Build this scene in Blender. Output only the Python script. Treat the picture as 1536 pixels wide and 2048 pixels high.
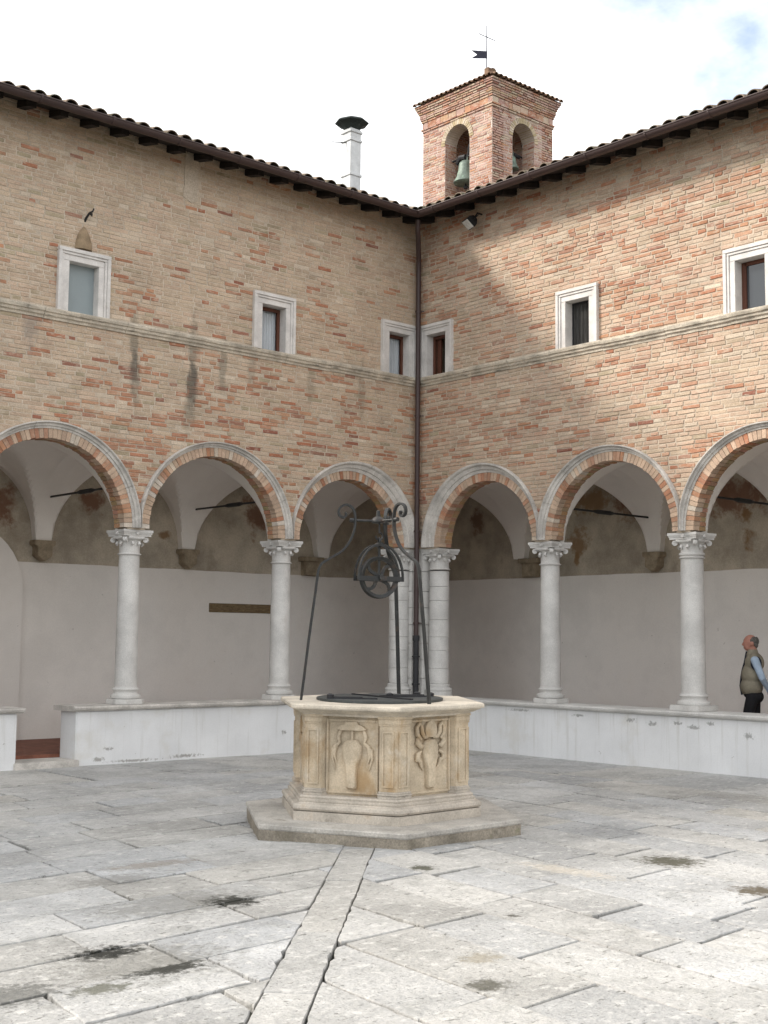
import bpy, bmesh, math, random
import numpy as np
from mathutils import Vector, Matrix, noise as mn

R = math.radians
random.seed(7)
for o in list(bpy.data.objects):
    bpy.data.objects.remove(o)
scene = bpy.context.scene
COL = scene.collection

# ------------------------------------------------------------------ camera
CAM = Vector((-14.1782, -15.1134, 1.65))
YAW, PITCH, ROLL, FPX = 0.843, 0.0972, 0.0096, 2602.87
FW = Vector((math.cos(YAW) * math.cos(PITCH), math.sin(YAW) * math.cos(PITCH), math.sin(PITCH)))
R0 = FW.cross(Vector((0, 0, 1))).normalized()
U0 = R0.cross(FW)
RT = R0 * math.cos(ROLL) + U0 * math.sin(ROLL)
UP = -R0 * math.sin(ROLL) + U0 * math.cos(ROLL)
cd = bpy.data.cameras.new('camera')
cam = bpy.data.objects.new('camera', cd)
COL.objects.link(cam)
m = Matrix.Identity(4)
for i in range(3):
    m[i][0], m[i][1], m[i][2], m[i][3] = RT[i], UP[i], -FW[i], CAM[i]
cam.matrix_world = m
cd.sensor_fit = 'HORIZONTAL'
cd.sensor_width = 36
cd.lens = 36 * FPX / 1536
cd.clip_start = 0.1
cd.clip_end = 2000
scene.camera = cam


def project(p):
    d = Vector(p) - CAM
    z = d.dot(FW)
    if z < 0.1:
        return None
    return 768 + FPX * d.dot(RT) / z, 1024 - FPX * d.dot(UP) / z, z


# ------------------------------------------------------------------ sky and sun
SUN = Vector((-0.62, 0.54, 0.57)).normalized()      # direction towards the sun
w = bpy.data.worlds.new('World')
scene.world = w
w.use_nodes = True
nt = w.node_tree
nt.nodes.clear()
wo = nt.nodes.new('ShaderNodeOutputWorld')
sky = nt.nodes.new('ShaderNodeTexSky')
sky.sky_type = 'NISHITA'
sky.sun_disc = False
sky.sun_elevation = math.asin(SUN.z)
sky.sun_rotation = math.atan2(SUN.x, SUN.y)
sky.air_density = 1.0
sky.dust_density = 1.0
bg1 = nt.nodes.new('ShaderNodeBackground')
bg1.inputs['Strength'].default_value = 0.15
nt.links.new(sky.outputs[0], bg1.inputs['Color'])
bg2 = nt.nodes.new('ShaderNodeBackground')
bg2.inputs['Color'].default_value = (0.98, 0.99, 1.0, 1)
bg2.inputs['Strength'].default_value = 1.02
tc = nt.nodes.new('ShaderNodeTexCoord')
mp = nt.nodes.new('ShaderNodeMapping')
mp.inputs['Location'].default_value = (0.35, 0.1, 0.0)
mp.inputs['Scale'].default_value = (1, 1, 1.6)
mp.inputs['Rotation'].default_value = (0, 0, R(5.5))
ns = nt.nodes.new('ShaderNodeTexNoise')
ns.inputs['Scale'].default_value = 2.6
ns.inputs['Detail'].default_value = 8
ns.inputs['Roughness'].default_value = 0.55
rp = nt.nodes.new('ShaderNodeValToRGB')
rp.color_ramp.elements[0].position = 0.34
rp.color_ramp.elements[0].color = (0.08, 0.08, 0.08, 1)
rp.color_ramp.elements[1].position = 0.47
rp.color_ramp.elements[1].color = (1, 1, 1, 1)
mx = nt.nodes.new('ShaderNodeMixShader')
nt.links.new(tc.outputs['Generated'], mp.inputs[0])
nt.links.new(mp.outputs[0], ns.inputs[0])
nt.links.new(ns.outputs[0], rp.inputs[0])
nt.links.new(rp.outputs[0], mx.inputs[0])
nt.links.new(bg1.outputs[0], mx.inputs[1])
nt.links.new(bg2.outputs[0], mx.inputs[2])
nt.links.new(mx.outputs[0], wo.inputs[0])

sd = bpy.data.lights.new('sun', 'SUN')
sd.energy = 2.7
sd.angle = R(11)
sd.color = (1.0, 0.93, 0.84)
so = bpy.data.objects.new('sun', sd)
COL.objects.link(so)
so.rotation_euler = SUN.to_track_quat('Z', 'Y').to_euler()
so.location = (-20, 12, 30)

scene.view_settings.view_transform = 'Standard'
scene.view_settings.look = 'None'
scene.view_settings.gamma = 1
scene.view_settings.exposure = 0.8
scene.render.engine = 'CYCLES'
scene.cycles.max_bounces = 6
scene.cycles.use_denoising = True


# ------------------------------------------------------------------ materials
def lk(nt, a, b):
    nt.links.new(a, b)


def val(nt, op, a, b=None, c=None, clamp=False):
    n = nt.nodes.new('ShaderNodeMath')
    n.operation = op
    n.use_clamp = clamp
    for i, x in enumerate((a, b, c)):
        if x is None:
            continue
        if isinstance(x, (int, float)):
            n.inputs[i].default_value = x
        else:
            lk(nt, x, n.inputs[i])
    return n.outputs[0]


def noise_tex(nt, vec, scale, detail=5, rough=0.55, stretch=None, dist=0.0):
    if stretch:
        mp = nt.nodes.new('ShaderNodeMapping')
        mp.inputs['Scale'].default_value = stretch
        lk(nt, vec, mp.inputs[0])
        vec = mp.outputs[0]
    n = nt.nodes.new('ShaderNodeTexNoise')
    n.inputs['Scale'].default_value = scale
    n.inputs['Detail'].default_value = detail
    n.inputs['Roughness'].default_value = rough
    n.inputs['Distortion'].default_value = dist
    lk(nt, vec, n.inputs['Vector'])
    return n.outputs[0]


def ramp(nt, fac, p0, p1, v0=0.0, v1=1.0):
    n = nt.nodes.new('ShaderNodeMapRange')
    n.interpolation_type = 'SMOOTHSTEP'
    for k, v in zip(('From Min', 'From Max', 'To Min', 'To Max'), (p0, p1, v0, v1)):
        n.inputs[k].default_value = v
    lk(nt, fac, n.inputs['Value'])
    return n.outputs[0]


def mixc(nt, fac, a, b, mode='MIX'):
    n = nt.nodes.new('ShaderNodeMix')
    n.data_type = 'RGBA'
    n.blend_type = mode
    n.clamp_factor = True
    if isinstance(fac, (int, float)):
        n.inputs[0].default_value = fac
    else:
        lk(nt, fac, n.inputs[0])
    for i, x in ((6, a), (7, b)):
        if isinstance(x, tuple):
            n.inputs[i].default_value = (*x, 1) if len(x) == 3 else x
        else:
            lk(nt, x, n.inputs[i])
    return n.outputs[2]


def mat(name, col, rough=0.85, attr=False, mott=0.25, mscale=3.0, fine=0.15, fscale=60, bump=0.25, bscale=40,
        bdist=0.004, layers=(), stains=(), sstretch=None, samp=1.6, metal=0.0, stretch=None, spec=0.3):
    """layers: (colour, scale, lo, hi, amount, stretch); stains: (centre, radii, colour, amount, noise scale)"""
    mt = bpy.data.materials.new(name)
    mt.use_nodes = True
    nt = mt.node_tree
    bs = nt.nodes['Principled BSDF']
    geo = nt.nodes.new('ShaderNodeNewGeometry')
    pos = geo.outputs['Position']
    if attr:
        a = nt.nodes.new('ShaderNodeVertexColor')
        a.layer_name = 'Col'
        c = a.outputs[0]
    else:
        rgb = nt.nodes.new('ShaderNodeRGB')
        rgb.outputs[0].default_value = (*col, 1)
        c = rgb.outputs[0]
    if mott:
        f = ramp(nt, noise_tex(nt, pos, mscale, 6, 0.6, stretch), 0.3, 0.7, 1 - mott, 1 + mott * 0.6)
        cc = nt.nodes.new('ShaderNodeCombineColor')
        for i in range(3):
            lk(nt, f, cc.inputs[i])
        c = mixc(nt, 1.0, c, cc.outputs[0], 'MULTIPLY')
    if fine:
        f = ramp(nt, noise_tex(nt, pos, fscale, 4, 0.7), 0.25, 0.75, 1 - fine, 1 + fine * 0.6)
        cc = nt.nodes.new('ShaderNodeCombineColor')
        for i in range(3):
            lk(nt, f, cc.inputs[i])
        c = mixc(nt, 1.0, c, cc.outputs[0], 'MULTIPLY')
    for (lc, ls, lo, hi, am, st) in layers:
        f = ramp(nt, noise_tex(nt, pos, ls, 7, 0.62, st), lo, hi, 0, am)
        c = mixc(nt, f, c, lc)
    ncache = {}
    for (ctr, rad, sc, am, nsc) in stains:
        v = nt.nodes.new('ShaderNodeVectorMath')
        v.operation = 'SUBTRACT'
        lk(nt, pos, v.inputs[0])
        v.inputs[1].default_value = ctr
        v2 = nt.nodes.new('ShaderNodeVectorMath')
        v2.operation = 'DIVIDE'
        lk(nt, v.outputs[0], v2.inputs[0])
        v2.inputs[1].default_value = rad
        v3 = nt.nodes.new('ShaderNodeVectorMath')
        v3.operation = 'LENGTH'
        lk(nt, v2.outputs[0], v3.inputs[0])
        if nsc not in ncache:
            ncache[nsc] = val(nt, 'MULTIPLY_ADD', noise_tex(nt, pos, nsc, 8, 0.72, sstretch), 2 * samp, -samp)
        e = val(nt, 'ADD', v3.outputs['Value'], ncache[nsc])
        f = ramp(nt, e, 1.05, 0.35, 0, am)
        c = mixc(nt, f, c, sc)
    lk(nt, c, bs.inputs['Base Color'])
    bs.inputs['Roughness'].default_value = rough
    bs.inputs['Metallic'].default_value = metal
    bs.inputs['Specular IOR Level'].default_value = spec
    if bump:
        b = nt.nodes.new('ShaderNodeBump')
        b.inputs['Strength'].default_value = bump
        b.inputs['Distance'].default_value = bdist
        h = noise_tex(nt, pos, bscale, 8, 0.65)
        lk(nt, h, b.inputs['Height'])
        lk(nt, b.outputs[0], bs.inputs['Normal'])
    return mt


DARKST = (0.045, 0.045, 0.035)
streaks = []
for (a_, z_, ra_, rz_, c_, am_) in ((5.25, 5.62, 0.10, 0.55, (0.15, 0.14, 0.11), 0.55), (5.24, 5.22, 0.10, 0.36, (0.10, 0.09, 0.075), 0.65), (5.20, 4.95, 0.07, 0.35, (0.20, 0.18, 0.14), 0.45),
                                    (4.31, 5.62, 0.10, 0.6, (0.16, 0.15, 0.12), 0.55), (4.31, 5.15, 0.13, 0.40, (0.09, 0.08, 0.068), 0.7), (4.36, 4.80, 0.11, 0.42, (0.17, 0.155, 0.12), 0.5),
                                    (3.80, 5.50, 0.09, 0.5, (0.20, 0.18, 0.14), 0.55), (3.3, 5.55, 0.09, 0.45, (0.25, 0.21, 0.16), 0.45), (2.2, 5.5, 0.10, 0.5, (0.24, 0.20, 0.15), 0.4),
                                    (6.75, 5.55, 0.13, 0.4, (0.22, 0.19, 0.17), 0.5), (1.2, 5.5, 0.1, 0.6, (0.24, 0.20, 0.15), 0.45), (7.3, 5.4, 0.12, 0.5, (0.2, 0.18, 0.15), 0.5)):
    streaks.append(((-a_, 0, z_), (ra_, 0.3, rz_), c_, am_, 3.0))
M = {}
SST = (2.6, 2.6, 1.2)
M['brick'] = mat('brick', (0.4, 0.3, 0.2), 0.92, attr=True, mott=0.16, mscale=2.2, fine=0.28, fscale=70, bump=0.7, bscale=50, bdist=0.008,
                 layers=[((0.56, 0.47, 0.37), 7, 0.50, 0.66, 0.62, (1, 1, 3.0)), ((0.33, 0.265, 0.18), 1.1, 0.52, 0.78, 0.35, None),
                         ((0.13, 0.11, 0.085), 22, 0.62, 0.74, 0.55, (1, 1, 3.0))], stains=streaks, sstretch=SST, samp=1.3)
M['mortar'] = mat('lime_mortar', (0.54, 0.455, 0.36), 0.95, mott=0.2, mscale=2.0, fine=0.28, fscale=60, bump=0.8, bscale=45, bdist=0.008,
                  layers=[((0.36, 0.29, 0.21), 1.3, 0.52, 0.78, 0.4, None), ((0.14, 0.12, 0.09), 22, 0.60, 0.74, 0.5, (1, 1, 3.0))], stains=streaks, sstretch=SST, samp=1.3)
M['tower_mortar'] = mat('tower_mortar', (0.60, 0.51, 0.45), 0.95, mott=0.2, mscale=2.5, fine=0.3)
M['voussoir'] = mat('arch_brick', (0.4, 0.3, 0.2), 0.92, attr=True, mott=0.2, mscale=4, fine=0.25, fscale=70, bump=0.5, bscale=60,
                    layers=[((0.52, 0.42, 0.33), 14, 0.55, 0.72, 0.45, None)])
M['archivolt'] = mat('archivolt_stone', (0.55, 0.52, 0.48), 0.85, mott=0.3, mscale=3, fine=0.2, layers=[((0.10, 0.095, 0.085), 6, 0.62, 0.78, 0.6, None), ((0.70, 0.68, 0.64), 11, 0.56, 0.7, 0.5, None)])
M['column'] = mat('column_stone', (0.60, 0.585, 0.56), 0.7, mott=0.14, mscale=3, fine=0.18, fscale=90, bump=0.3, bscale=80, bdist=0.002,
                  layers=[((0.42, 0.38, 0.34), 5, 0.58, 0.8, 0.5, (1, 1, 0.5)), ((0.30, 0.28, 0.25), 60, 0.66, 0.78, 0.5, None)])
M['frame'] = mat('window_stone', (0.66, 0.63, 0.60), 0.8, mott=0.14, mscale=5, fine=0.1, layers=[((0.40, 0.35, 0.30), 8, 0.6, 0.8, 0.5, None)])
M['string'] = mat('string_course_stone', (0.58, 0.515, 0.42), 0.9, mott=0.3, mscale=4, fine=0.25, bump=0.7, bscale=30, bdist=0.01,
                  layers=[((0.09, 0.085, 0.07), 7, 0.54, 0.7, 0.7, (0.6, 0.6, 3)), ((0.62, 0.59, 0.53), 12, 0.58, 0.72, 0.6, None), ((0.33, 0.24, 0.10), 5, 0.62, 0.8, 0.5, None)])
M['limewash'] = mat('limewash', (0.74, 0.745, 0.75), 0.9, mott=0.07, mscale=1.2, fine=0.05, bump=0.25, bscale=18, bdist=0.004,
                    layers=[((0.56, 0.555, 0.53), 14, 0.52, 0.72, 0.6, (1, 1, 0.05)), ((0.60, 0.58, 0.53), 1.6, 0.52, 0.7, 0.5, None), ((0.36, 0.35, 0.33), 7, 0.685, 0.70, 0.85, (1, 1, 1.6))],
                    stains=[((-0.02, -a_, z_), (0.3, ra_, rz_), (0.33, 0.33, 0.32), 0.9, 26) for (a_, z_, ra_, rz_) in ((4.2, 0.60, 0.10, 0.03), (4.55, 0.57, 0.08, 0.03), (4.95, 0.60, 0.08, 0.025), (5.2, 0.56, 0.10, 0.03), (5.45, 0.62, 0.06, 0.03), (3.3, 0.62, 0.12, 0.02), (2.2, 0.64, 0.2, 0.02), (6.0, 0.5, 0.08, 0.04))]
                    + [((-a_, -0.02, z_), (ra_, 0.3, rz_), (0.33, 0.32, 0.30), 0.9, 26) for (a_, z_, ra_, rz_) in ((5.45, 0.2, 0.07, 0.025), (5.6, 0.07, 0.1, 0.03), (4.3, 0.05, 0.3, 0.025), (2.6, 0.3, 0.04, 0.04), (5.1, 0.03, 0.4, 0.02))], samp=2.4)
M['plaster'] = mat('old_white_plaster', (0.79, 0.755, 0.71), 0.9, mott=0.10, mscale=0.9, fine=0.05, bump=0.12, bscale=14, bdist=0.004,
                   layers=[((0.64, 0.60, 0.55), 0.9, 0.48, 0.72, 0.55, None), ((0.36, 0.33, 0.30), 9, 0.67, 0.72, 0.5, None)])
BR = (0.17, 0.075, 0.04)
OC = (0.22, 0.13, 0.06)
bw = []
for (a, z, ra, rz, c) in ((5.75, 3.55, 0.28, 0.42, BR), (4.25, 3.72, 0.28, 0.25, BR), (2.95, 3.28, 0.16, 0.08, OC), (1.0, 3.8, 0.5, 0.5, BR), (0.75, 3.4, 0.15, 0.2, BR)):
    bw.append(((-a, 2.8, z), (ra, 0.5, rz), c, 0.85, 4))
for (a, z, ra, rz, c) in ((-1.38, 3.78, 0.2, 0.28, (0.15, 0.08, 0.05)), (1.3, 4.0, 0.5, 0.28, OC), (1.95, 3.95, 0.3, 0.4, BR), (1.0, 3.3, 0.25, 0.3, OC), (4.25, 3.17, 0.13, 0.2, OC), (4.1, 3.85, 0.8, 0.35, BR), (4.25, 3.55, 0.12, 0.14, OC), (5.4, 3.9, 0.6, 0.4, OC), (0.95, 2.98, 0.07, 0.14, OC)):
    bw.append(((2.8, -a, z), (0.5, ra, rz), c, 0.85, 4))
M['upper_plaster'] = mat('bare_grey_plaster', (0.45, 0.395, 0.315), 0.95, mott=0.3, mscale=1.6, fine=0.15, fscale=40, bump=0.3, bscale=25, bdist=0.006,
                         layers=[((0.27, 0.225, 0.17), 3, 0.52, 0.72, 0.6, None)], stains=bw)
M['vault'] = mat('vault_plaster', (0.84, 0.805, 0.755), 0.9, mott=0.08, mscale=0.8, fine=0.04, bump=0.1, bscale=12)
M['corbel'] = mat('corbel_stone', (0.33, 0.27, 0.19), 0.9, mott=0.3, mscale=8, fine=0.2)
M['lintel'] = mat('weathered_lintel', (0.20, 0.145, 0.08), 0.9, mott=0.35, mscale=9, fine=0.3, stretch=(1, 1, 6))
M['well'] = mat('well_limestone', (0.55, 0.46, 0.34), 0.85, mott=0.25, mscale=4, fine=0.18, fscale=70, bump=0.45, bscale=45, bdist=0.005,
                layers=[((0.36, 0.22, 0.09), 3.4, 0.50, 0.70, 0.7, (1, 1, 0.5)), ((0.62, 0.57, 0.49), 5, 0.55, 0.72, 0.6, None), ((0.13, 0.10, 0.07), 14, 0.66, 0.8, 0.6, None)])
M['well_rim'] = mat('well_rim_stone', (0.58, 0.52, 0.43), 0.85, mott=0.22, mscale=4, fine=0.15, bump=0.4, bscale=45, bdist=0.005,
                    layers=[((0.36, 0.24, 0.13), 5, 0.58, 0.78, 0.5, None), ((0.16, 0.13, 0.10), 17, 0.66, 0.8, 0.5, None)])
M['well_base'] = mat('well_base_stone', (0.50, 0.45, 0.385), 0.85, mott=0.22, mscale=4, fine=0.2, bump=0.5, bscale=40, bdist=0.006,
                     layers=[((0.33, 0.21, 0.10), 4, 0.57, 0.78, 0.5, None), ((0.09, 0.08, 0.06), 10, 0.62, 0.76, 0.7, None)])
M['step'] = mat('worn_step_stone', (0.46, 0.435, 0.395), 0.88, mott=0.3, mscale=3, fine=0.25, bump=0.6, bscale=30, bdist=0.008,
                layers=[((0.17, 0.14, 0.10), 6, 0.55, 0.75, 0.7, None), ((0.50, 0.47, 0.42), 4, 0.55, 0.72, 0.6, None)])
M['riser'] = mat('dark_riser_stone', (0.30, 0.265, 0.215), 0.92, mott=0.3, mscale=4, fine=0.3, bump=0.8, bscale=26, bdist=0.012,  # darker base than the step top, with dark, greenish and pale mottling
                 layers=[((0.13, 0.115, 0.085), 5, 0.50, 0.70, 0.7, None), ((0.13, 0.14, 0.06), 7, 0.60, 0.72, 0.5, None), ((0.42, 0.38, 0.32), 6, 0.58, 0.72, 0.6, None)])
pst = []
for (x_, y_, rx_, ry_, c_, am_) in ((-9.60, -8.10, 0.75, 0.42, (0.20, 0.195, 0.175), 0.55), (-9.31, -8.25, 0.22, 0.22, (0.028, 0.028, 0.022), 0.97), (-10.55, -9.2, 0.55, 0.5, (0.17, 0.165, 0.145), 0.6),
                                    (-10.58, -8.93, 0.25, 0.15, (0.02, 0.02, 0.016), 0.98), (-10.52, -9.43, 0.28, 0.12, (0.03, 0.03, 0.024), 0.95), (-10.97, -9.55, 0.2, 0.1, (0.10, 0.10, 0.07), 0.8),
                                    (-9.50, -10.64, 0.14, 0.14, (0.10, 0.095, 0.075), 0.92), (-9.14, -10.25, 0.16, 0.12, (0.28, 0.25, 0.19), 0.7), (-9.5, -7.15, 0.45, 0.2, (0.20, 0.19, 0.17), 0.6),
                                    (-5.86, -9.07, 0.30, 0.30, (0.085, 0.08, 0.055), 0.95), (-6.38, -10.16, 0.22, 0.22, (0.10, 0.08, 0.05), 0.93), (-7.55, -8.13, 0.13, 0.13, (0.08, 0.08, 0.055), 0.93),
                                    (-8.23, -9.64, 0.06, 0.06, (0.10, 0.095, 0.08), 0.95), (-6.79, -8.85, 0.16, 0.55, (0.58, 0.52, 0.43), 0.55), (-11.33, -9.36, 0.3, 0.25, (0.10, 0.10, 0.09), 0.75),
                                    (-9.0, -6.8, 0.5, 0.16, (0.24, 0.20, 0.15), 0.55)):
    pst.append(((x_, y_, 0), (rx_, ry_, 1), c_, am_, 15))
M['paving'] = mat('limestone_paving', (0.5, 0.5, 0.5), 0.85, attr=True, mott=0.2, mscale=1.2, fine=0.16, fscale=40, bump=1.0, bscale=14, bdist=0.035,
                  layers=[((0.25, 0.25, 0.23), 3.5, 0.50, 0.72, 0.45, None), ((0.66, 0.645, 0.61), 9, 0.53, 0.66, 0.55, (1, 1.4, 1)), ((0.10, 0.10, 0.085), 12, 0.605, 0.635, 0.6, (1, 2.4, 1)),
                          ((0.07, 0.07, 0.06), 40, 0.635, 0.66, 0.75, (1.7, 0.7, 1)), ((0.20, 0.20, 0.18), 2.2, 0.58, 0.68, 0.35, None)], stains=pst, samp=1.45)
M['joint'] = mat('joint_dirt', (0.06, 0.06, 0.045), 0.97, mott=0.35, mscale=2, fine=0.4, bump=0.8, bscale=40, bdist=0.01,
                 layers=[((0.10, 0.12, 0.05), 3, 0.56, 0.72, 0.7, None), ((0.30, 0.29, 0.26), 2.2, 0.56, 0.68, 0.6, None)])
M['cotto'] = mat('terracotta_floor', (0.21, 0.085, 0.055), 0.75, mott=0.25, mscale=6, fine=0.15, layers=[((0.13, 0.05, 0.035), 9, 0.52, 0.66, 0.7, (0.3, 6, 1))])
M['tile'] = mat('mossy_roof_tile', (0.23, 0.175, 0.13), 0.9, mott=0.35, mscale=9, fine=0.3, fscale=80, bump=0.6, bscale=60,
                layers=[((0.045, 0.05, 0.025), 8, 0.47, 0.64, 0.85, None), ((0.30, 0.27, 0.22), 22, 0.6, 0.74, 0.6, None)])
M['tower_tile'] = mat('tower_roof_tile', (0.24, 0.15, 0.10), 0.9, mott=0.35, mscale=9, fine=0.3, layers=[((0.10, 0.11, 0.045), 6, 0.5, 0.7, 0.7, None)])
M['wood'] = mat('dark_eave_wood', (0.028, 0.023, 0.02), 0.85, mott=0.3, mscale=8, fine=0.2)
M['gutter'] = mat('brown_painted_metal', (0.05, 0.029, 0.027), 0.5, mott=0.1, mscale=3, fine=0.06, bump=0.05, spec=0.5)
M['castiron'] = mat('black_cast_iron', (0.03, 0.03, 0.033), 0.55, mott=0.2, fine=0.2)
M['iron'] = mat('wrought_iron', (0.020, 0.021, 0.021), 0.55, mott=0.25, mscale=8, fine=0.25, metal=0.0, bump=0.5, bscale=70, bdist=0.002, spec=0.5,
                layers=[((0.085, 0.05, 0.032), 9, 0.56, 0.70, 0.6, None), ((0.075, 0.08, 0.078), 14, 0.56, 0.72, 0.5, None)])
M['rod'] = mat('black_iron_rod', (0.025, 0.025, 0.025), 0.6, mott=0.1, fine=0.1)
M['lid'] = mat('iron_lid', (0.048, 0.055, 0.055), 0.5, mott=0.25, mscale=7, fine=0.2, spec=0.5, layers=[((0.10, 0.055, 0.04), 9, 0.6, 0.75, 0.5, None)])
M['woodframe'] = mat('brown_window_wood', (0.115, 0.045, 0.028), 0.6, mott=0.15, fine=0.1)
M['bell'] = mat('green_bronze', (0.16, 0.20, 0.17), 0.55, mott=0.3, mscale=10, fine=0.2, metal=0.3, layers=[((0.28, 0.40, 0.30), 9, 0.5, 0.7, 0.6, (1, 1, 0.4))])
M['zinc'] = mat('weathered_zinc', (0.60, 0.61, 0.61), 0.6, mott=0.14, mscale=5, fine=0.08, layers=[((0.30, 0.20, 0.13), 7, 0.66, 0.78, 0.6, (1, 1, 0.25)), ((0.40, 0.41, 0.41), 6, 0.55, 0.7, 0.5, None)])
M['chimcap'] = mat('sooty_cap', (0.035, 0.045, 0.042), 0.7, mott=0.2, fine=0.2)
M['vane'] = mat('painted_vane', (0.03, 0.03, 0.05), 0.6, mott=0.05, fine=0)
M['curtain'] = mat('net_curtain', (0.60, 0.63, 0.66), 0.9, mott=0.12, mscale=10, fine=0.05, stretch=(6, 6, 0.3))
M['blind'] = mat('grey_blind', (0.27, 0.31, 0.32), 0.7, mott=0.06, mscale=2, fine=0.03, bump=0.0)
M['darkmesh'] = mat('dark_net', (0.055, 0.052, 0.048), 0.6, mott=0.5, mscale=18, fine=0.2, stretch=(6, 6, 0.4))
M['lamp'] = mat('black_lamp_body', (0.02, 0.02, 0.02), 0.5, mott=0.1, fine=0)
M['lampglass'] = mat('lamp_glass', (0.55, 0.56, 0.54), 0.15, mott=0.2, mscale=20, fine=0, bump=0, spec=0.8)
M['hood'] = mat('clay_hood', (0.30, 0.22, 0.14), 0.9, mott=0.25, mscale=8, fine=0.15)
M['skin'] = mat('skin', (0.42, 0.20, 0.15), 0.55, mott=0.12, mscale=25, fine=0.05, bump=0)
M['hair'] = mat('grey_hair', (0.12, 0.11, 0.10), 0.8, mott=0.3, mscale=40, fine=0.3)
M['vest'] = mat('tan_vest', (0.25, 0.225, 0.17), 0.9, mott=0.15, mscale=8, fine=0.1, bump=0.4, bscale=18, bdist=0.012)
M['navy'] = mat('navy_trim', (0.015, 0.017, 0.03), 0.85, mott=0.1, fine=0.1)
M['shirt'] = mat('light_blue_shirt', (0.36, 0.45, 0.56), 0.85, mott=0.12, mscale=10, fine=0.05, bump=0.4, bscale=20, bdist=0.008)
M['trousers'] = mat('black_trousers', (0.012, 0.012, 0.014), 0.9, mott=0.2, fine=0.1)
M['shoes'] = mat('dark_shoes', (0.02, 0.016, 0.013), 0.5, mott=0.1, fine=0)
gm = bpy.data.materials.new('window_glass')
gm.use_nodes = True
g = gm.node_tree.nodes['Principled BSDF']
g.inputs['Base Color'].default_value = (0.03, 0.035, 0.04, 1)
g.inputs['Roughness'].default_value = 0.03
g.inputs['Specular IOR Level'].default_value = 0.9
M['glass'] = gm
cm = bpy.data.materials.new('clear_pane')
cm.use_nodes = True
g = cm.node_tree.nodes['Principled BSDF']
g.inputs['Base Color'].default_value = (1, 1, 1, 1)
g.inputs['Roughness'].default_value = 0.02
g.inputs['Transmission Weight'].default_value = 1.0
g.inputs['IOR'].default_value = 1.1
M['pane'] = cm


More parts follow.
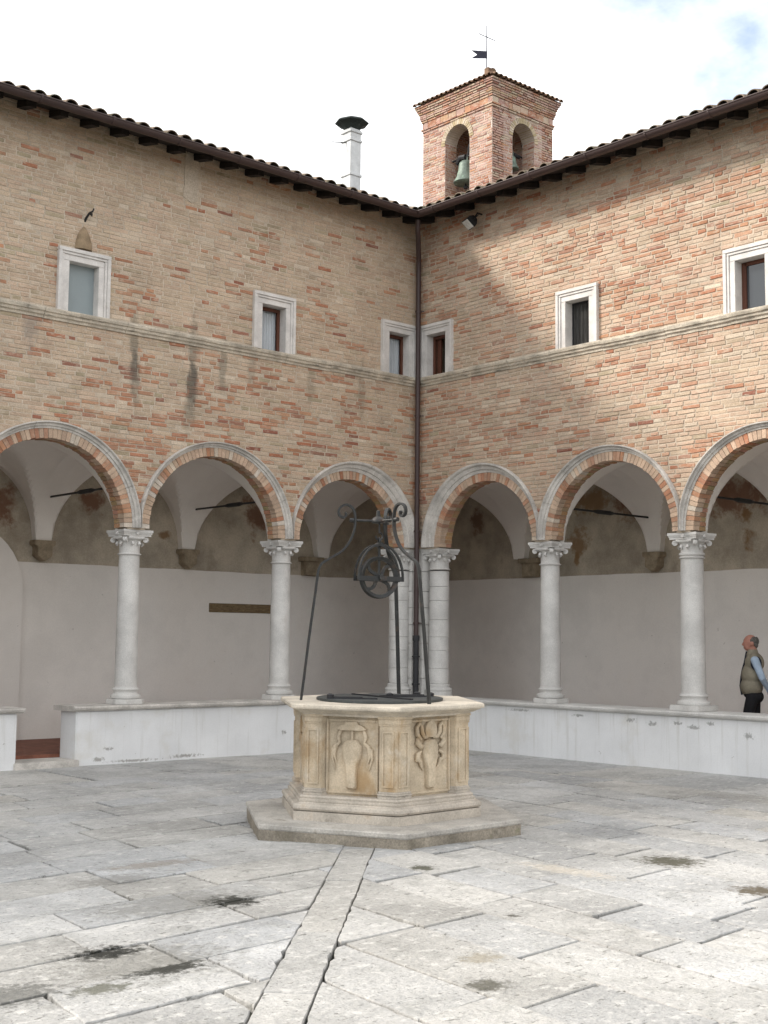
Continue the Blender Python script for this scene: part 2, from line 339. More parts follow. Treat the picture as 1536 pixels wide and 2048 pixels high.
# ------------------------------------------------------------------ mesh helpers
class MB:
    def __init__(s):
        s.v, s.f, s.c = [], [], []

    def add(s, verts, faces, col=None):
        o = len(s.v)
        s.v += [tuple(p) for p in verts]
        s.f += [tuple(i + o for i in f) for f in faces]
        s.c += [col or (1, 1, 1)] * len(verts)
        return s

    def box(s, x0, x1, y0, y1, z0, z1, col=None):
        return s.add([(x0, y0, z0), (x1, y0, z0), (x1, y1, z0), (x0, y1, z0), (x0, y0, z1), (x1, y0, z1), (x1, y1, z1), (x0, y1, z1)],
                     [(0, 3, 2, 1), (4, 5, 6, 7), (0, 1, 5, 4), (1, 2, 6, 5), (2, 3, 7, 6), (3, 0, 4, 7)], col)

    def lathe(s, prof, c=(0, 0), n=32, sect=(0, 2 * math.pi)):
        full = abs(sect[1] - sect[0] - 2 * math.pi) < 1e-6
        k = n if full else n + 1
        vs = []
        for (r, z) in prof:
            for i in range(k):
                a = sect[0] + (sect[1] - sect[0]) * i / n
                vs.append((c[0] + r * math.cos(a), c[1] + r * math.sin(a), z))
        fs = []
        for j in range(len(prof) - 1):
            for i in range(n):
                i2 = (i + 1) % k
                fs.append((j * k + i, j * k + i2, (j + 1) * k + i2, (j + 1) * k + i))
        if full:
            fs.append(tuple(range(k))[::-1])
            fs.append(tuple((len(prof) - 1) * k + i for i in range(k)))
        return s.add(vs, fs)

    def tube(s, pts, r, n=10, caps=True, rect=None, upv=None):
        """sweep a circle (or rect half-sizes) along pts; r float or list"""
        pts = [Vector(p) for p in pts]
        L = len(pts)
        ref = Vector(upv) if upv else None
        vs, fs = [], []
        prevn = None
        for i, p in enumerate(pts):
            t = (pts[min(i + 1, L - 1)] - pts[max(i - 1, 0)]).normalized()
            if ref is not None:
                nrm = ref - t * ref.dot(t)
            elif prevn is None:
                q = Vector((0, 0, 1)) if abs(t.z) < 0.9 else Vector((1, 0, 0))
                nrm = q - t * q.dot(t)
            else:
                nrm = prevn - t * prevn.dot(t)
            nrm.normalize()
            prevn = nrm
            b = t.cross(nrm)
            if rect:
                for (sx, sy) in ((-1, -1), (1, -1), (1, 1), (-1, 1)):
                    vs.append(p + nrm * rect[0] * sx + b * rect[1] * sy)
            else:
                rr = r[i] if isinstance(r, (list, tuple)) else r
                for k in range(n):
                    a = 2 * math.pi * k / n
                    vs.append(p + (nrm * math.cos(a) + b * math.sin(a)) * rr)
        k = 4 if rect else n
        for i in range(L - 1):
            for j in range(k):
                j2 = (j + 1) % k
                fs.append((i * k + j, i * k + j2, (i + 1) * k + j2, (i + 1) * k + j))
        if caps:
            fs.append(tuple(range(k))[::-1])
            fs.append(tuple((L - 1) * k + i for i in range(k)))
        return s.add(vs, fs)

    def extrude(s, poly, fn, d0, d1, col=None):
        """poly: list of (a,b); fn(a,b,d)->xyz ; solid between d0 and d1"""
        n = len(poly)
        vs = [fn(a, b, d0) for a, b in poly] + [fn(a, b, d1) for a, b in poly]
        fs = [tuple(range(n)), tuple(range(n, 2 * n))[::-1]] + [(i, (i + 1) % n, n + (i + 1) % n, n + i) for i in range(n)]
        return s.add(vs, fs, col)

    def build(s, name, material, parent=None, smooth=False, recalc=True, bevel=0, attr=False, angle=40):
        me = bpy.data.meshes.new(name)
        me.from_pydata(s.v, [], s.f)
        if attr:
            ca = me.color_attributes.new('Col', 'FLOAT_COLOR', 'POINT')
            arr = np.ones((len(s.v), 4), dtype=np.float32)
            arr[:, :3] = np.array(s.c, dtype=np.float32)
            ca.data.foreach_set('color', arr.ravel())
        if recalc:
            bm = bmesh.new()
            bm.from_mesh(me)
            bmesh.ops.recalc_face_normals(bm, faces=bm.faces)
            if bevel:
                es = [e for e in bm.edges if len(e.link_faces) == 2 and e.calc_face_angle(0) > R(35)]
                bmesh.ops.bevel(bm, geom=es, offset=bevel, segments=2, affect='EDGES', clamp_overlap=True)
            bm.to_mesh(me)
            bm.free()
        me.materials.append(material)
        if smooth:
            me.polygons.foreach_set('use_smooth', [True] * len(me.polygons))
            try:
                me.set_sharp_from_angle(angle=R(angle))
            except Exception:
                pass
        me.update()
        return link(name, me, parent)


def link(name, me, parent=None, loc=None):
    o = bpy.data.objects.new(name, me)
    COL.objects.link(o)
    l = Vector(loc) if loc is not None else Vector((0, 0, 0))
    if parent is not None:
        o.parent = parent
        if parent.parent is None:
            l = l - parent.location
    o.location = l
    return o


def thing(name, label, cat, loc=(0, 0, 0), group=None):
    o = bpy.data.objects.new(name, None)
    COL.objects.link(o)
    o.location = loc
    o.empty_display_size = 0.2
    return tag(o, label, cat, group)


def tag(o, label, cat, group=None):
    o['label'] = label
    o['category'] = cat
    if group:
        o['group'] = group
    return o


def W(side, a, d, z):
    """wall coordinates: a away from the corner, d into the building, z up"""
    return (-a, d, z) if side == 0 else (d, -a, z)


def wbox(mb, side, a0, a1, d0, d1, z0, z1, col=None):
    p, q = W(side, a0, d0, z0), W(side, a1, d1, z1)
    return mb.box(min(p[0], q[0]), max(p[0], q[0]), min(p[1], q[1]), max(p[1], q[1]), z0, z1, col)


def panel(mb, fn, a0, a1, z0, z1, d0, d1, holes):
    """solid wall panel with openings; fn(a,d,z); holes: (h0,h1,zlo,top(a))"""
    xs = {a0, a1}
    for (h0, h1, zl, top, n) in holes:
        for i in range(n + 1):
            t = i / n
            xs.add(h0 + (h1 - h0) * (0.5 - 0.5 * math.cos(math.pi * t)))
    xs = sorted(x for x in xs if a0 - 1e-9 <= x <= a1 + 1e-9)

    def quad(x0, x1, za0, za1, zb0, zb1):
        for d in (d0, d1):
            mb.add([fn(x0, d, za0), fn(x1, d, za1), fn(x1, d, zb1), fn(x0, d, zb0)], [(0, 1, 2, 3)])
    for x0, x1 in zip(xs, xs[1:]):
        if x1 - x0 < 1e-6:
            continue
        mid = 0.5 * (x0 + x1)
        h = next((h for h in holes if h[0] < mid < h[1]), None)
        if h is None:
            quad(x0, x1, z0, z0, z1, z1)
        else:
            t0, t1 = h[3](x0), h[3](x1)
            quad(x0, x1, t0, t1, z1, z1)
            mb.add([fn(x0, d0, t0), fn(x1, d0, t1), fn(x1, d1, t1), fn(x0, d1, t0)], [(0, 1, 2, 3)])
            if h[2] > z0 + 1e-6:
                quad(x0, x1, z0, z0, h[2], h[2])
                mb.add([fn(x0, d0, h[2]), fn(x1, d0, h[2]), fn(x1, d1, h[2]), fn(x0, d1, h[2])], [(0, 1, 2, 3)])
    for (h0, h1, zl, top, n) in holes:
        for x in (h0, h1):
            if a0 < x < a1 and top(x) - zl > 1e-3:
                mb.add([fn(x, d0, zl), fn(x, d1, zl), fn(x, d1, top(x)), fn(x, d0, top(x))], [(0, 1, 2, 3)])
    return mb


def jig(s):
    return random.uniform(-s, s)


def brick_geo(fn, a0, a1, z0, z1, p, back=0.02, jit=0.003, bev=0.004):
    """verts/faces of a worn brick standing p proud of the wall face"""
    c = []
    for (a, z, sa, sz) in ((a0, z0, 1, 1), (a1, z0, -1, 1), (a1, z1, -1, -1), (a0, z1, 1, -1)):
        ja, jz = jig(jit), jig(jit)
        c.append((a + ja, z + jz, sa, sz))
    vs = [fn(a, back, z) for (a, z, _, _) in c]
    vs += [fn(a, -p * 0.45, z) for (a, z, _, _) in c]
    tilt = jig(0.0015)
    vs += [fn(a + sa * bev * random.uniform(0.7, 1.6), -p + tilt * sa, z + sz * bev * random.uniform(0.7, 1.5)) for (a, z, sa, sz) in c]
    fs = []
    for r in (0, 4):
        for i in range(4):
            j = (i + 1) % 4
            fs.append((r + i, r + j, r + 4 + j, r + 4 + i))
    fs.append((8, 9, 10, 11))
    return vs, fs


def lerp3(a, b, t):
    return tuple(x + (y - x) * t for x, y in zip(a, b))


BUFF, PINK, RED, DRED, CREAM, OLIVE, ORNG = (0.505, 0.395, 0.285), (0.54, 0.39, 0.29), (0.40, 0.165, 0.095), (0.26, 0.10, 0.07), (0.60, 0.50, 0.39), (0.38, 0.32, 0.215), (0.47, 0.25, 0.145)


def brick_colour(side, a, z):
    n1 = mn.noise(Vector((a * 0.55 + 31 * side, z * 0.9, 3.1)))
    n2 = mn.noise(Vector((a * 1.7 + 11, z * 2.6, 9.7 + side)))
    if side == 0:
        pr = 0.05 if z > 5.75 else 0.26
        if 5.8 < z < 6.9:
            pr = 0.15
        if z < 5.75:
            pr += 0.25 * n1
            if z < 4.6 and 4.3 < a < 5.9:
                pr += 0.25
    elif side == 1:
        pr = 0.42 if z > 5.75 else 0.32
        pr += 0.35 * n1
    else:
        pr = 0.85
    pr += 0.35 * n2
    t = random.random()
    if side == 0 and abs(a - 4.42) < 0.16 and z > 7.75:
        return lerp3(CREAM, BUFF, random.random() * 0.6)
    if t < pr:
        c = lerp3(RED, ORNG, random.random() ** 1.4)
        if random.random() < (0.25 if side == 2 else 0.13):
            c = lerp3(DRED, RED, random.random() * 0.5)
        if side == 1:
            c = lerp3(c, (0.55, 0.40, 0.30), random.random() * 0.75)
        else:
            c = lerp3(c, BUFF if side == 0 else (0.53, 0.37, 0.32), random.random() * (0.35 if side == 0 else 0.9))
    else:
        c = lerp3(BUFF, PINK, min(1, max(0, (random.random() * 1.3 - 0.15 + 0.25) if side else random.random() * 0.7)))
        q = random.random()
        if q < 0.13 + 0.15 * max(0, n2):
            c = lerp3(c, CREAM, random.random())
        elif q > (0.88 if side == 0 else 0.955):
            c = lerp3(c, OLIVE, random.random())
    s = random.uniform(0.90, 1.07)
    return tuple(x * s for x in c)


def course(a0, a1, cuts):
    """split [a0,a1] minus cuts into bricks; returns (b0,b1)"""
    segs = [(a0, a1)]
    for (c0, c1) in cuts:
        ns = []
        for (s0, s1) in segs:
            if c1 <= s0 or c0 >= s1:
                ns.append((s0, s1))
            else:
                if c0 > s0:
                    ns.append((s0, c0))
                if c1 < s1:
                    ns.append((c1, s1))
        segs = ns
    out = []
    for (s0, s1) in segs:
        x = s0 - random.uniform(0, 0.2)
        while x < s1:
            l = random.choice((0.27, 0.27, 0.28, 0.25, 0.13, 0.13, 0.20))
            l *= random.uniform(0.93, 1.06)
            b0, b1 = max(x, s0), min(x + l, s1)
            if b1 - b0 > 0.03:
                out.append((b0 + 0.003, b1 - 0.006))
            x += l + random.uniform(0.007, 0.013)
    return out


# ------------------------------------------------------------------ ground and paving
def structure(o):
    o['kind'] = 'structure'
    return o


gmb = MB()
gmb.add([(-400, -400, -0.035), (400, -400, -0.035), (400, 400, -0.035), (-400, 400, -0.035)], [(0, 1, 2, 3)])
structure(gmb.build('ground', M['joint'], recalc=False))

WC = Vector((-6.4, -6.35, 0))          # centre of the well
VD = Vector((FW.x, FW.y, 0)).normalized()
RD = Vector((VD.y, -VD.x, 0))
TILT = 0.02


def clip(poly, nx, ny, c):
    """keep nx*x+ny*y <= c"""
    out = []
    n = len(poly)
    for i in range(n):
        p, q = poly[i], poly[(i + 1) % n]
        dp, dq = nx * p[0] + ny * p[1] - c, nx * q[0] + ny * q[1] - c
        if dp <= 0:
            out.append(p)
        if dp * dq < 0:
            t = dp / (dp - dq)
            out.append((p[0] + (q[0] - p[0]) * t, p[1] + (q[1] - p[1]) * t))
    return out


def parea(p):
    return 0.5 * sum(p[i][0] * p[(i + 1) % len(p)][1] - p[(i + 1) % len(p)][0] * p[i][1] for i in range(len(p)))


def inset(poly, g):
    if parea(poly) < 0:
        poly = poly[::-1]
    p = poly
    for i in range(len(poly)):
        a, b = poly[i], poly[(i + 1) % len(poly)]
        dx, dy = b[0] - a[0], b[1] - a[1]
        l = math.hypot(dx, dy)
        if l < 1e-6:
            continue
        nx, ny = dy / l, -dx / l
        p = clip(p, nx, ny, nx * a[0] + ny * a[1] - g)
        if len(p) < 3:
            return []
    return p


paving = structure(bpy.data.objects.new('courtyard_paving', None))
COL.objects.link(paving)
slabs = []


def slab(poly, tone=None):
    if len(poly) < 3 or abs(parea(poly)) < 0.005:
        return
    cx = sum(p[0] for p in poly) / len(poly)
    cy = sum(p[1] for p in poly) / len(poly)
    best = None
    for p in list(poly) + [(cx, cy)]:
        q = project((p[0], p[1], 0))
        if q and -180 < q[0] < 1720 and q[1] < 2230:
            best = q
    if best is None:
        return
    g = random.choice((0.005, 0.006, 0.007, 0.009, 0.012))
    pl = inset(poly, g)
    if len(pl) < 3:
        return
    pts = []
    n = len(pl)
    sd = random.random() * 100
    rough = random.choice((0.003, 0.004, 0.006, 0.009))
    for i in range(n):
        a, b = Vector((*pl[i], 0)), Vector((*pl[(i + 1) % n], 0))
        l = (b - a).length
        if l < 1e-4:
            continue
        nn = Vector((-(b - a).y, (b - a).x, 0)) / l      # inward for ccw
        k = max(1, int(l / 0.07))
        for j in range(k):
            t = j / k
            p = a.lerp(b, t)
            q = abs(mn.noise(Vector((p.x * 6 + sd, p.y * 6, sd)))) ** 1.5 * rough * 3
            if random.random() < 0.02:
                q += random.uniform(0.006, 0.02)
            if j == 0:
                q += random.uniform(0, 0.008)
            pts.append(p + nn * q)
    if len(pts) < 3:
        return
    h = jig(0.004)
    tx, ty = jig(0.004), jig(0.004)
    zf = lambda p: h + (p.x - cx) * tx + (p.y - cy) * ty
    c0 = Vector((cx, cy, 0))
    mb = MB()
    N = len(pts)
    vs = []
    for p in pts:
        vs.append((p.x, p.y, -0.06))
    for p in pts:
        vs.append((p.x, p.y, zf(p) - 0.006))
    for p in pts:
        q = p + (c0 - p).normalized() * 0.005
        vs.append((q.x, q.y, zf(q)))
    fs = [tuple(2 * N + i for i in range(N))]
    for r in (0, N):
        for i in range(N):
            j = (i + 1) % N
            fs.append((r + i, r + j, r + N + j, r + N + i))
    t = tone if tone else random.uniform(0.39, 0.50)
    warm = random.uniform(-0.008, 0.028)
    mb.add(vs, fs, (t + warm, t + warm * 0.4, t - warm * 0.6 - 0.005))
    slabs.append((best[2], mb))


def quadpt(u, v, s, t):
    return (u[0] * s + v[0] * t, u[1] * s + v[1] * t)


u = (math.cos(R(6)), math.sin(R(6)))
v = (math.cos(R(83)), math.sin(R(83)))
random.seed(21)
BORD = 1.6
SP = 0.172
DC = -0.17
# left of the diagonal: rows along u
t = -17.0
while t < 0:
    hgt = random.uniform(0.47, 0.6)
    s = -16.0 + random.uniform(0, 1)
    while s < 2:
        l = random.choice((0.7, 0.85, 0.95, 1.05, 1.2, 1.35)) * random.uniform(0.93, 1.07)
        sk = jig(0.02)
        pl = [quadpt(u, v, s + sk, t), quadpt(u, v, s + l + sk, t), quadpt(u, v, s + l, t + hgt), quadpt(u, v, s, t + hgt)]
        pl = clip(pl, 1, -1, DC - SP + 0.008)
        pl = clip(pl, 0, 1, -BORD) if len(pl) > 2 else pl
        slab(pl)
        s += l
    t += hgt
# right of the diagonal: rows along v
s = -16.0
while s < 2:
    wd = random.uniform(0.49, 0.62)
    t = -17.5 + random.uniform(0, 1)
    while t < 1:
        l = random.choice((0.8, 0.95, 1.05, 1.15, 1.3, 1.5)) * random.uniform(0.93, 1.07)
        sk = jig(0.02)
        pl = [quadpt(u, v, s, t + sk), quadpt(u, v, s + wd, t), quadpt(u, v, s + wd, t + l), quadpt(u, v, s, t + l + sk)]
        pl = clip(pl, -1, 1, -DC - SP + 0.008)
        pl = clip(pl, 1, 0, -BORD) if len(pl) > 2 else pl
        slab(pl)
        t += l
    s += wd
# diagonal strip
x = -15.0
while x < -BORD:
    l = random.uniform(0.6, 1.15)
    k = SP / 2 + 0.006
    hx = DC / 2
    x1 = min(x + l, -BORD - 0.02)
    slab([(x + k + hx, x - k - hx), (x1 + k + hx, x1 - k - hx), (x1 - k + hx, x1 + k - hx), (x - k + hx, x + k - hx)], random.uniform(0.41, 0.48))
    x += l
# border slabs along both walls
x = -13.0
while x < -0.02:
    l = random.uniform(0.9, 1.5)
    x1 = min(x + l, 0.0)
    sk = jig(0.1)
    pl = [(x + sk, -BORD), (x1 + sk, -BORD), (x1, 0.05), (x, 0.05)]
    slab(clip(pl, 1, -1, -0.006), random.uniform(0.45, 0.53))
    pr_ = [(-BORD, x - sk), (-BORD, x1 - sk), (0.05, x1), (0.05, x)]
    slab(clip(pr_, -1, 1, -0.006), random.uniform(0.45, 0.53))
    x += l
slabs.sort(key=lambda q: q[0])
for i, (_, mb) in enumerate(slabs[:299]):
    mb.build('paving_slab', M['paving'], paving, attr=True, recalc=False)
if len(slabs) > 299:
    big = MB()
    for (_, mb) in slabs[299:]:
        o = len(big.v)
        big.v += mb.v
        big.c += mb.c
        big.f += [tuple(i + o for i in f) for f in mb.f]
    big.build('far_paving', M['paving'], paving, attr=True, recalc=False)['kind'] = 'stuff'
print('slabs', len(slabs))

# loggia floors
FLOOR = 0.13
fl = MB()
fl.box(-21, 2.8, 0.44, 2.8, -0.3, FLOOR)
structure(fl.build('loggia_floor', M['cotto']))
fl = MB()
fl.box(0.44, 2.8, -14, 0.436, -0.3, FLOOR)
structure(fl.build('loggia_floor', M['cotto']))

# ------------------------------------------------------------------ the two cloister wings
ZS = 3.09
ZSTR0, ZSTR1 = 5.69, 5.83
COLS = {0: [2.548, 5.105, 7.66, 10.2], 1: [2.6077, 5.0573, 7.58, 10.1]}
# arch: centre, intrados radius, archivolt centre, archivolt radius
ARCH = {0: [(1.405, 0.985, 1.30, 1.262), (3.86, 1.085, 3.84, 1.29), (6.40, 1.07, 6.385, 1.285), (8.94, 1.08, 8.93, 1.285)],
        1: [(1.49, 0.96, 1.40, 1.235), (3.87, 1.04, 3.84, 1.255), (6.33, 1.085, 6.32, 1.29), (8.85, 1.08, 8.84, 1.28)]}
# windows: centre a, kind
WIN = {0: [(6.04, 'blind'), (2.93, 'curtain'), (0.44, 'curtain')], 1: [(0.43, 'open'), (3.33, 'net'), (6.15, 'glass')]}
WHW, WZ0, WZ1 = 0.38, ZSTR1, 6.675     # outer half width and heights of the stone frames
OHW, OZ1 = 0.215, 6.505                # the opening
THK = 0.44
SOF = 0.25                             # depth of the brick arch rings
EXT = {0: 21.0, 1: 14.0}
SL = 0.287
EZ = 8.30                              # underside of the roof at d = -0.5


def roofz(d):
    return EZ + SL * (d + 0.5)


def visible_size(fn, a0, a1, z0, z1):
    c = [project(fn(a, 0, z)) for (a, z) in ((a0, z0), (a1, z0), (a1, z1), (a0, z1))]
    if any(q is None for q in c):
        return 0
    mxx = sum(q[0] for q in c) / 4
    myy = sum(q[1] for q in c) / 4
    if not (-5 < mxx < 1541 and -5 < myy < 2050):
        return 0
    return abs(parea([(q[0], q[1]) for q in c]))


WLAB = {0: 'weathered buff brick cloister wing left of the corner downpipe, with arches and upper windows',
        1: 'sunlit pinkish brick cloister wing right of the corner downpipe, with arches and upper windows'}
wings = {}
for side in (0, 1):
    random.seed(100 + side)
    fn = lambda a, d, z, s=side: W(s, a, d, z)
    wing = thing('cloister_wing', WLAB[side], 'building', W(side, 4, 0, 0), 'wings around the courtyard')
    wings[side] = wing
    # mortar-faced wall with real arch and window openings
    holes = []
    for (ac, r, oc, ro) in ARCH[side]:
        rr = r + 0.06
        holes.append((ac - rr, ac + rr, ZS - 0.02, (lambda a, ac=ac, rr=rr: ZS + math.sqrt(max(0, rr * rr - (a - ac) ** 2))), 40))
    mb = MB()
    panel(mb, fn, -0.44, EXT[side], ZS - 0.02, 5.75, 0.0, SOF - 0.004, holes)
    wh = [(wa - OHW - 0.03, wa + OHW + 0.03, ZSTR1 - 0.03, (lambda a: OZ1 + 0.03), 1) for (wa, _) in WIN[side]]
    panel(mb, fn, -0.44, EXT[side], 5.75, 8.44, 0.0, THK, wh)
    if side == 0:
        wbox(mb, side, 10.4, EXT[side], 0, THK, 0, ZS - 0.02)
    else:
        wbox(mb, side, 10.3, EXT[side], 0, THK, 0, ZS - 0.02)
    mb.build('wall', M['mortar'], wing, recalc=False)
    # bricks
    bricks = []
    z = ZS + 0.005
    end = 9.9
    while z < 8.43:
        h = 0.046 * random.uniform(0.93, 1.07)
        z1 = z + h
        if not (z1 > ZSTR0 + 0.01 and z < ZSTR1 - 0.01):
            cuts = []
            for (ac, r, oc, ro) in ARCH[side]:
                rb = r + 0.15
                if z - ZS < rb:
                    hc = math.sqrt(rb * rb - (z - ZS) ** 2)
                    cuts.append((ac - hc, ac + hc))
            if z1 > WZ0 and z < WZ1:
                for (wa, _) in WIN[side]:
                    cuts.append((wa - WHW + 0.01, wa + WHW - 0.01))
            for (b0, b1) in course(0.0, end, cuts):
                bricks.append((b0, b1, z + jig(0.002), z1 + jig(0.002)))
        z = z1 + (random.uniform(0.009, 0.012) if side == 0 else random.uniform(0.011, 0.015))
    items = []
    for (b0, b1, z0, z1) in bricks:
        col = brick_colour(side, (b0 + b1) / 2, (z0 + z1) / 2)
        lum = col[0] - col[2]
        p = random.uniform(0.002, 0.007) + (0.002 if lum > 0.25 else 0)
        if random.random() < 0.06:
            p = 0.0005
        if side == 1:
            p += 0.003
        items.append((visible_size(fn, b0, b1, z0, z1), brick_geo(fn, b0, b1, z0, z1, p, jit=0.0035 if side == 0 else 0.0055), col))
    items.sort(key=lambda q: -q[0])
    for (_, (vs, fs), col) in items[:300]:
        MB().add(vs, fs, col).build('brick', M['brick'], wing, recalc=False, attr=True)
    big = MB()
    for (_, (vs, fs), col) in items[300:]:
        big.add(vs, fs, col)
    big.build('brickwork', M['brick'], wing, recalc=False, attr=True)['kind'] = 'stuff'
    print('bricks', side, len(items))

    # arches: brick voussoirs and moulded stone archivolts
    lims = [0.0] + COLS[side]
    for k, (ac, r, oc, ro) in enumerate(ARCH[side]):
        if ac - r > 9.9:
            continue
        n = int(math.pi * r / 0.060)
        for i in range(n):
            t0, t1 = math.pi * i / n + 0.0035, math.pi * (i + 1) / n - 0.0035
            r0 = r + jig(0.006)
            r1 = r + 0.135
            p = 0.012 + random.uniform(0, 0.006)
            q = random.random()
            base = lerp3(PINK, (0.55, 0.41, 0.30), random.random())
            if q < 0.30:
                base = lerp3(lerp3(RED, ORNG, random.random()), PINK, random.random() * 0.5)
            elif q > 0.86:
                base = lerp3(CREAM, (0.60, 0.54, 0.47), random.random())
            s_ = random.uniform(0.85, 1.1)
            base = tuple(x * s_ for x in base)
            vo = MB()
            cutd = [-p, random.uniform(0.10, 0.15), SOF + 0.004]
            for m_ in range(2):
                if m_:
                    base = lerp3((0.36, 0.235, 0.14), (0.44, 0.26, 0.16), random.random())
                    base = tuple(x * random.uniform(0.85, 1.12) for x in base)
                r0 = r + jig(0.006)
                vs = []
                for d in (cutd[m_] + 0.002, cutd[m_ + 1] - 0.004):
                    for (tt, rr) in ((t0, r0), (t1, r0), (t1, r1), (t0, r1)):
                        vs.append(fn(ac + rr * math.cos(tt), d, ZS + rr * math.sin(tt)))
                vo.add(vs, [(0, 1, 2, 3), (4, 7, 6, 5), (0, 4, 5, 1), (1, 5, 6, 2), (2, 6, 7, 3), (3, 7, 4, 0)], base)
            vo.build('voussoir', M['voussoir'], wing, attr=True, recalc=False)
        # soffit lining between the voussoirs, recessed
        mb = MB()
        vs, fs = [], []
        for i in range(41):
            tt = math.pi * i / 40
            for d in (-0.004, SOF + 0.001):
                vs.append(fn(ac + (r + 0.012) * math.cos(tt), d, ZS + (r + 0.012) * math.sin(tt)))
                vs.append(fn(ac + (r + 0.13) * math.cos(tt), d, ZS + (r + 0.13) * math.sin(tt)))
        for i in range(40):
            o = i * 4
            fs += [(o, o + 4, o + 6, o + 2), (o, o + 1, o + 5, o + 4), (o + 2, o + 6, o + 7, o + 3)]
        mb.add(vs, fs).build('arch_mortar', M['mortar'], wing, recalc=False)
        aL, aR = lims[k] + 0.004, lims[k + 1] - 0.004
        if k == 0:
            aL = 0.012
        prof = [(0, 0.005), (0, -0.022), (0.30, -0.026), (0.34, -0.044), (0.66, -0.052), (0.72, -0.072), (0.80, -0.082), (0.95, -0.082), (1.0, -0.074), (1.0, 0.005)]
        ns_ = 7
        for sgi in range(ns_):
            ta = math.pi * sgi / ns_ + 0.002
            tb = math.pi * (sgi + 1) / ns_ - 0.002
            vs, fs = [], []
            m_ = 10
            for i in range(m_ + 1):
                tt = ta + (tb - ta) * i / m_
                c_, s_ = math.cos(tt), math.sin(tt)
                ri = r + 0.125
                pin = Vector((ac + ri * c_, ZS + ri * s_))
                po = Vector((oc + ro * c_, ZS + ro * s_))
                if po.x < aL or po.x > aR:
                    lim = aL if po.x < aL else aR
                    po.x = lim
                    pin.x = min(max(pin.x, aL + 0.012), aR - 0.012)
                for (q, d) in prof:
                    p = pin.lerp(po, q)
                    vs.append(fn(p.x, d, p.y))
            P_ = len(prof)
            for i in range(m_):
                for j in range(P_ - 1):
                    fs.append((i * P_ + j, i * P_ + j + 1, (i + 1) * P_ + j + 1, (i + 1) * P_ + j))
            fs.append(tuple(range(P_)))
            fs.append(tuple(m_ * P_ + j for j in range(P_)))
            MB().add(vs, fs).build('archivolt_stone', M['archivolt'], wing, smooth=True, angle=30)

    # string course
    prof = [(0.004, ZSTR0 + 0.002), (-0.02, ZSTR0), (-0.026, ZSTR0 + 0.03), (-0.05, ZSTR0 + 0.045), (-0.056, ZSTR0 + 0.075), (-0.075, ZSTR0 + 0.085), (-0.085, ZSTR0 + 0.115), (-0.085, ZSTR1 - 0.008), (-0.07, ZSTR1), (0.004, ZSTR1 + 0.004)]
    a = 0.09 if side == 0 else 0.02
    while a < 9.9:
        l = random.uniform(0.8, 1.5)
        a1 = min(a + l, 9.9)
        dz, dd = jig(0.006), jig(0.006)
        vs = []
        k = 8
        for i in range(k + 1):
            x_ = a + 0.002 + (a1 - a - 0.004) * i / k
            for (d, zz) in prof:
                wv = 0.004 * mn.noise(Vector((x_ * 5, zz * 30, side)))
                vs.append(fn(x_, d + (dd + wv if d < 0 else 0), zz + dz + wv))
        P_ = len(prof)
        fs = [(i * P_ + j, i * P_ + j + 1, (i + 1) * P_ + j + 1, (i + 1) * P_ + j) for i in range(k) for j in range(P_ - 1)]
        fs += [tuple(range(P_)), tuple(k * P_ + j for j in range(P_))]
        MB().add(vs, fs).build('string_course_stone', M['string'], wing)
        a = a1

    # windows
    for (wa, kind) in WIN[side]:
        # lintel and jambs of the stone surround (each moulded in three steps), fitted under the wing
        mb = MB()
        steps = [(0.0, 0.05, -0.06), (0.05, 0.085, -0.045), (0.085, WHW - OHW, -0.03)]
        reveal = 0.17
        for (e0, e1, d) in steps:
            wbox(mb, side, wa - WHW + e0, wa + WHW - e0, d, 0.01 if e1 < 0.12 else reveal, WZ1 - e1, WZ1 - e0)
        win = mb.build('window', M['frame'], wing, bevel=0.004)
        lowz = ZSTR1 + 0.001
        for sg in (-1, 1):
            mb = MB()
            for i, (e0, e1, d) in enumerate(steps):
                x0, x1 = wa + sg * (WHW - e0), wa + sg * (WHW - e1)
                wbox(mb, side, min(x0, x1), max(x0, x1), d, 0.01 if e1 < 0.12 else reveal, lowz, WZ1 - (WHW - OHW) - 0.001 if i == 2 else WZ1 - e1 - 0.0005 * i - 0.001)
            mb.build('jamb', M['frame'], win, bevel=0.004)
        mb = MB()
        wbox(mb, side, wa - OHW, wa + OHW, -0.03, reveal + 0.1, ZSTR1 - 0.035, ZSTR1 + 0.006)
        mb.build('sill', M['frame'], win, bevel=0.003)
        fd0, fd1 = 0.12, 0.16
        if kind == 'blind':
            mb = MB()
            wbox(mb, side, wa - OHW - 0.02, wa + OHW + 0.02, 0.10, 0.12, ZSTR1, OZ1 + 0.02)
            mb.build('blind', M['blind'], win)
        else:
            fw = 0.05
            mat_ = M['woodframe'] if kind != 'net' else M['castiron']
            parts = [(wa - OHW, wa - OHW + fw, ZSTR1 + 0.006, OZ1), (wa + OHW - fw, wa + OHW, ZSTR1 + 0.006, OZ1), (wa - OHW + fw, wa + OHW - fw, OZ1 - fw, OZ1), (wa - OHW + fw, wa + OHW - fw, ZSTR1 + 0.006, ZSTR1 + 0.05)]
            if kind == 'glass':
                parts[0] = (wa - OHW, wa - OHW + 0.07, ZSTR1 + 0.006, OZ1)
            if kind == 'net':
                parts = [(q[0], q[1], q[2], q[3]) for q in ((wa - OHW, wa - OHW + 0.02, ZSTR1 + 0.006, OZ1), (wa + OHW - 0.02, wa + OHW, ZSTR1 + 0.006, OZ1), (wa - OHW + 0.02, wa + OHW - 0.02, OZ1 - 0.02, OZ1))]
            mb = MB()
            for q in parts:
                wbox(mb, side, q[0], q[1], fd0, fd1, q[2], q[3])
            mb.build('casement', mat_, win, bevel=0.004)
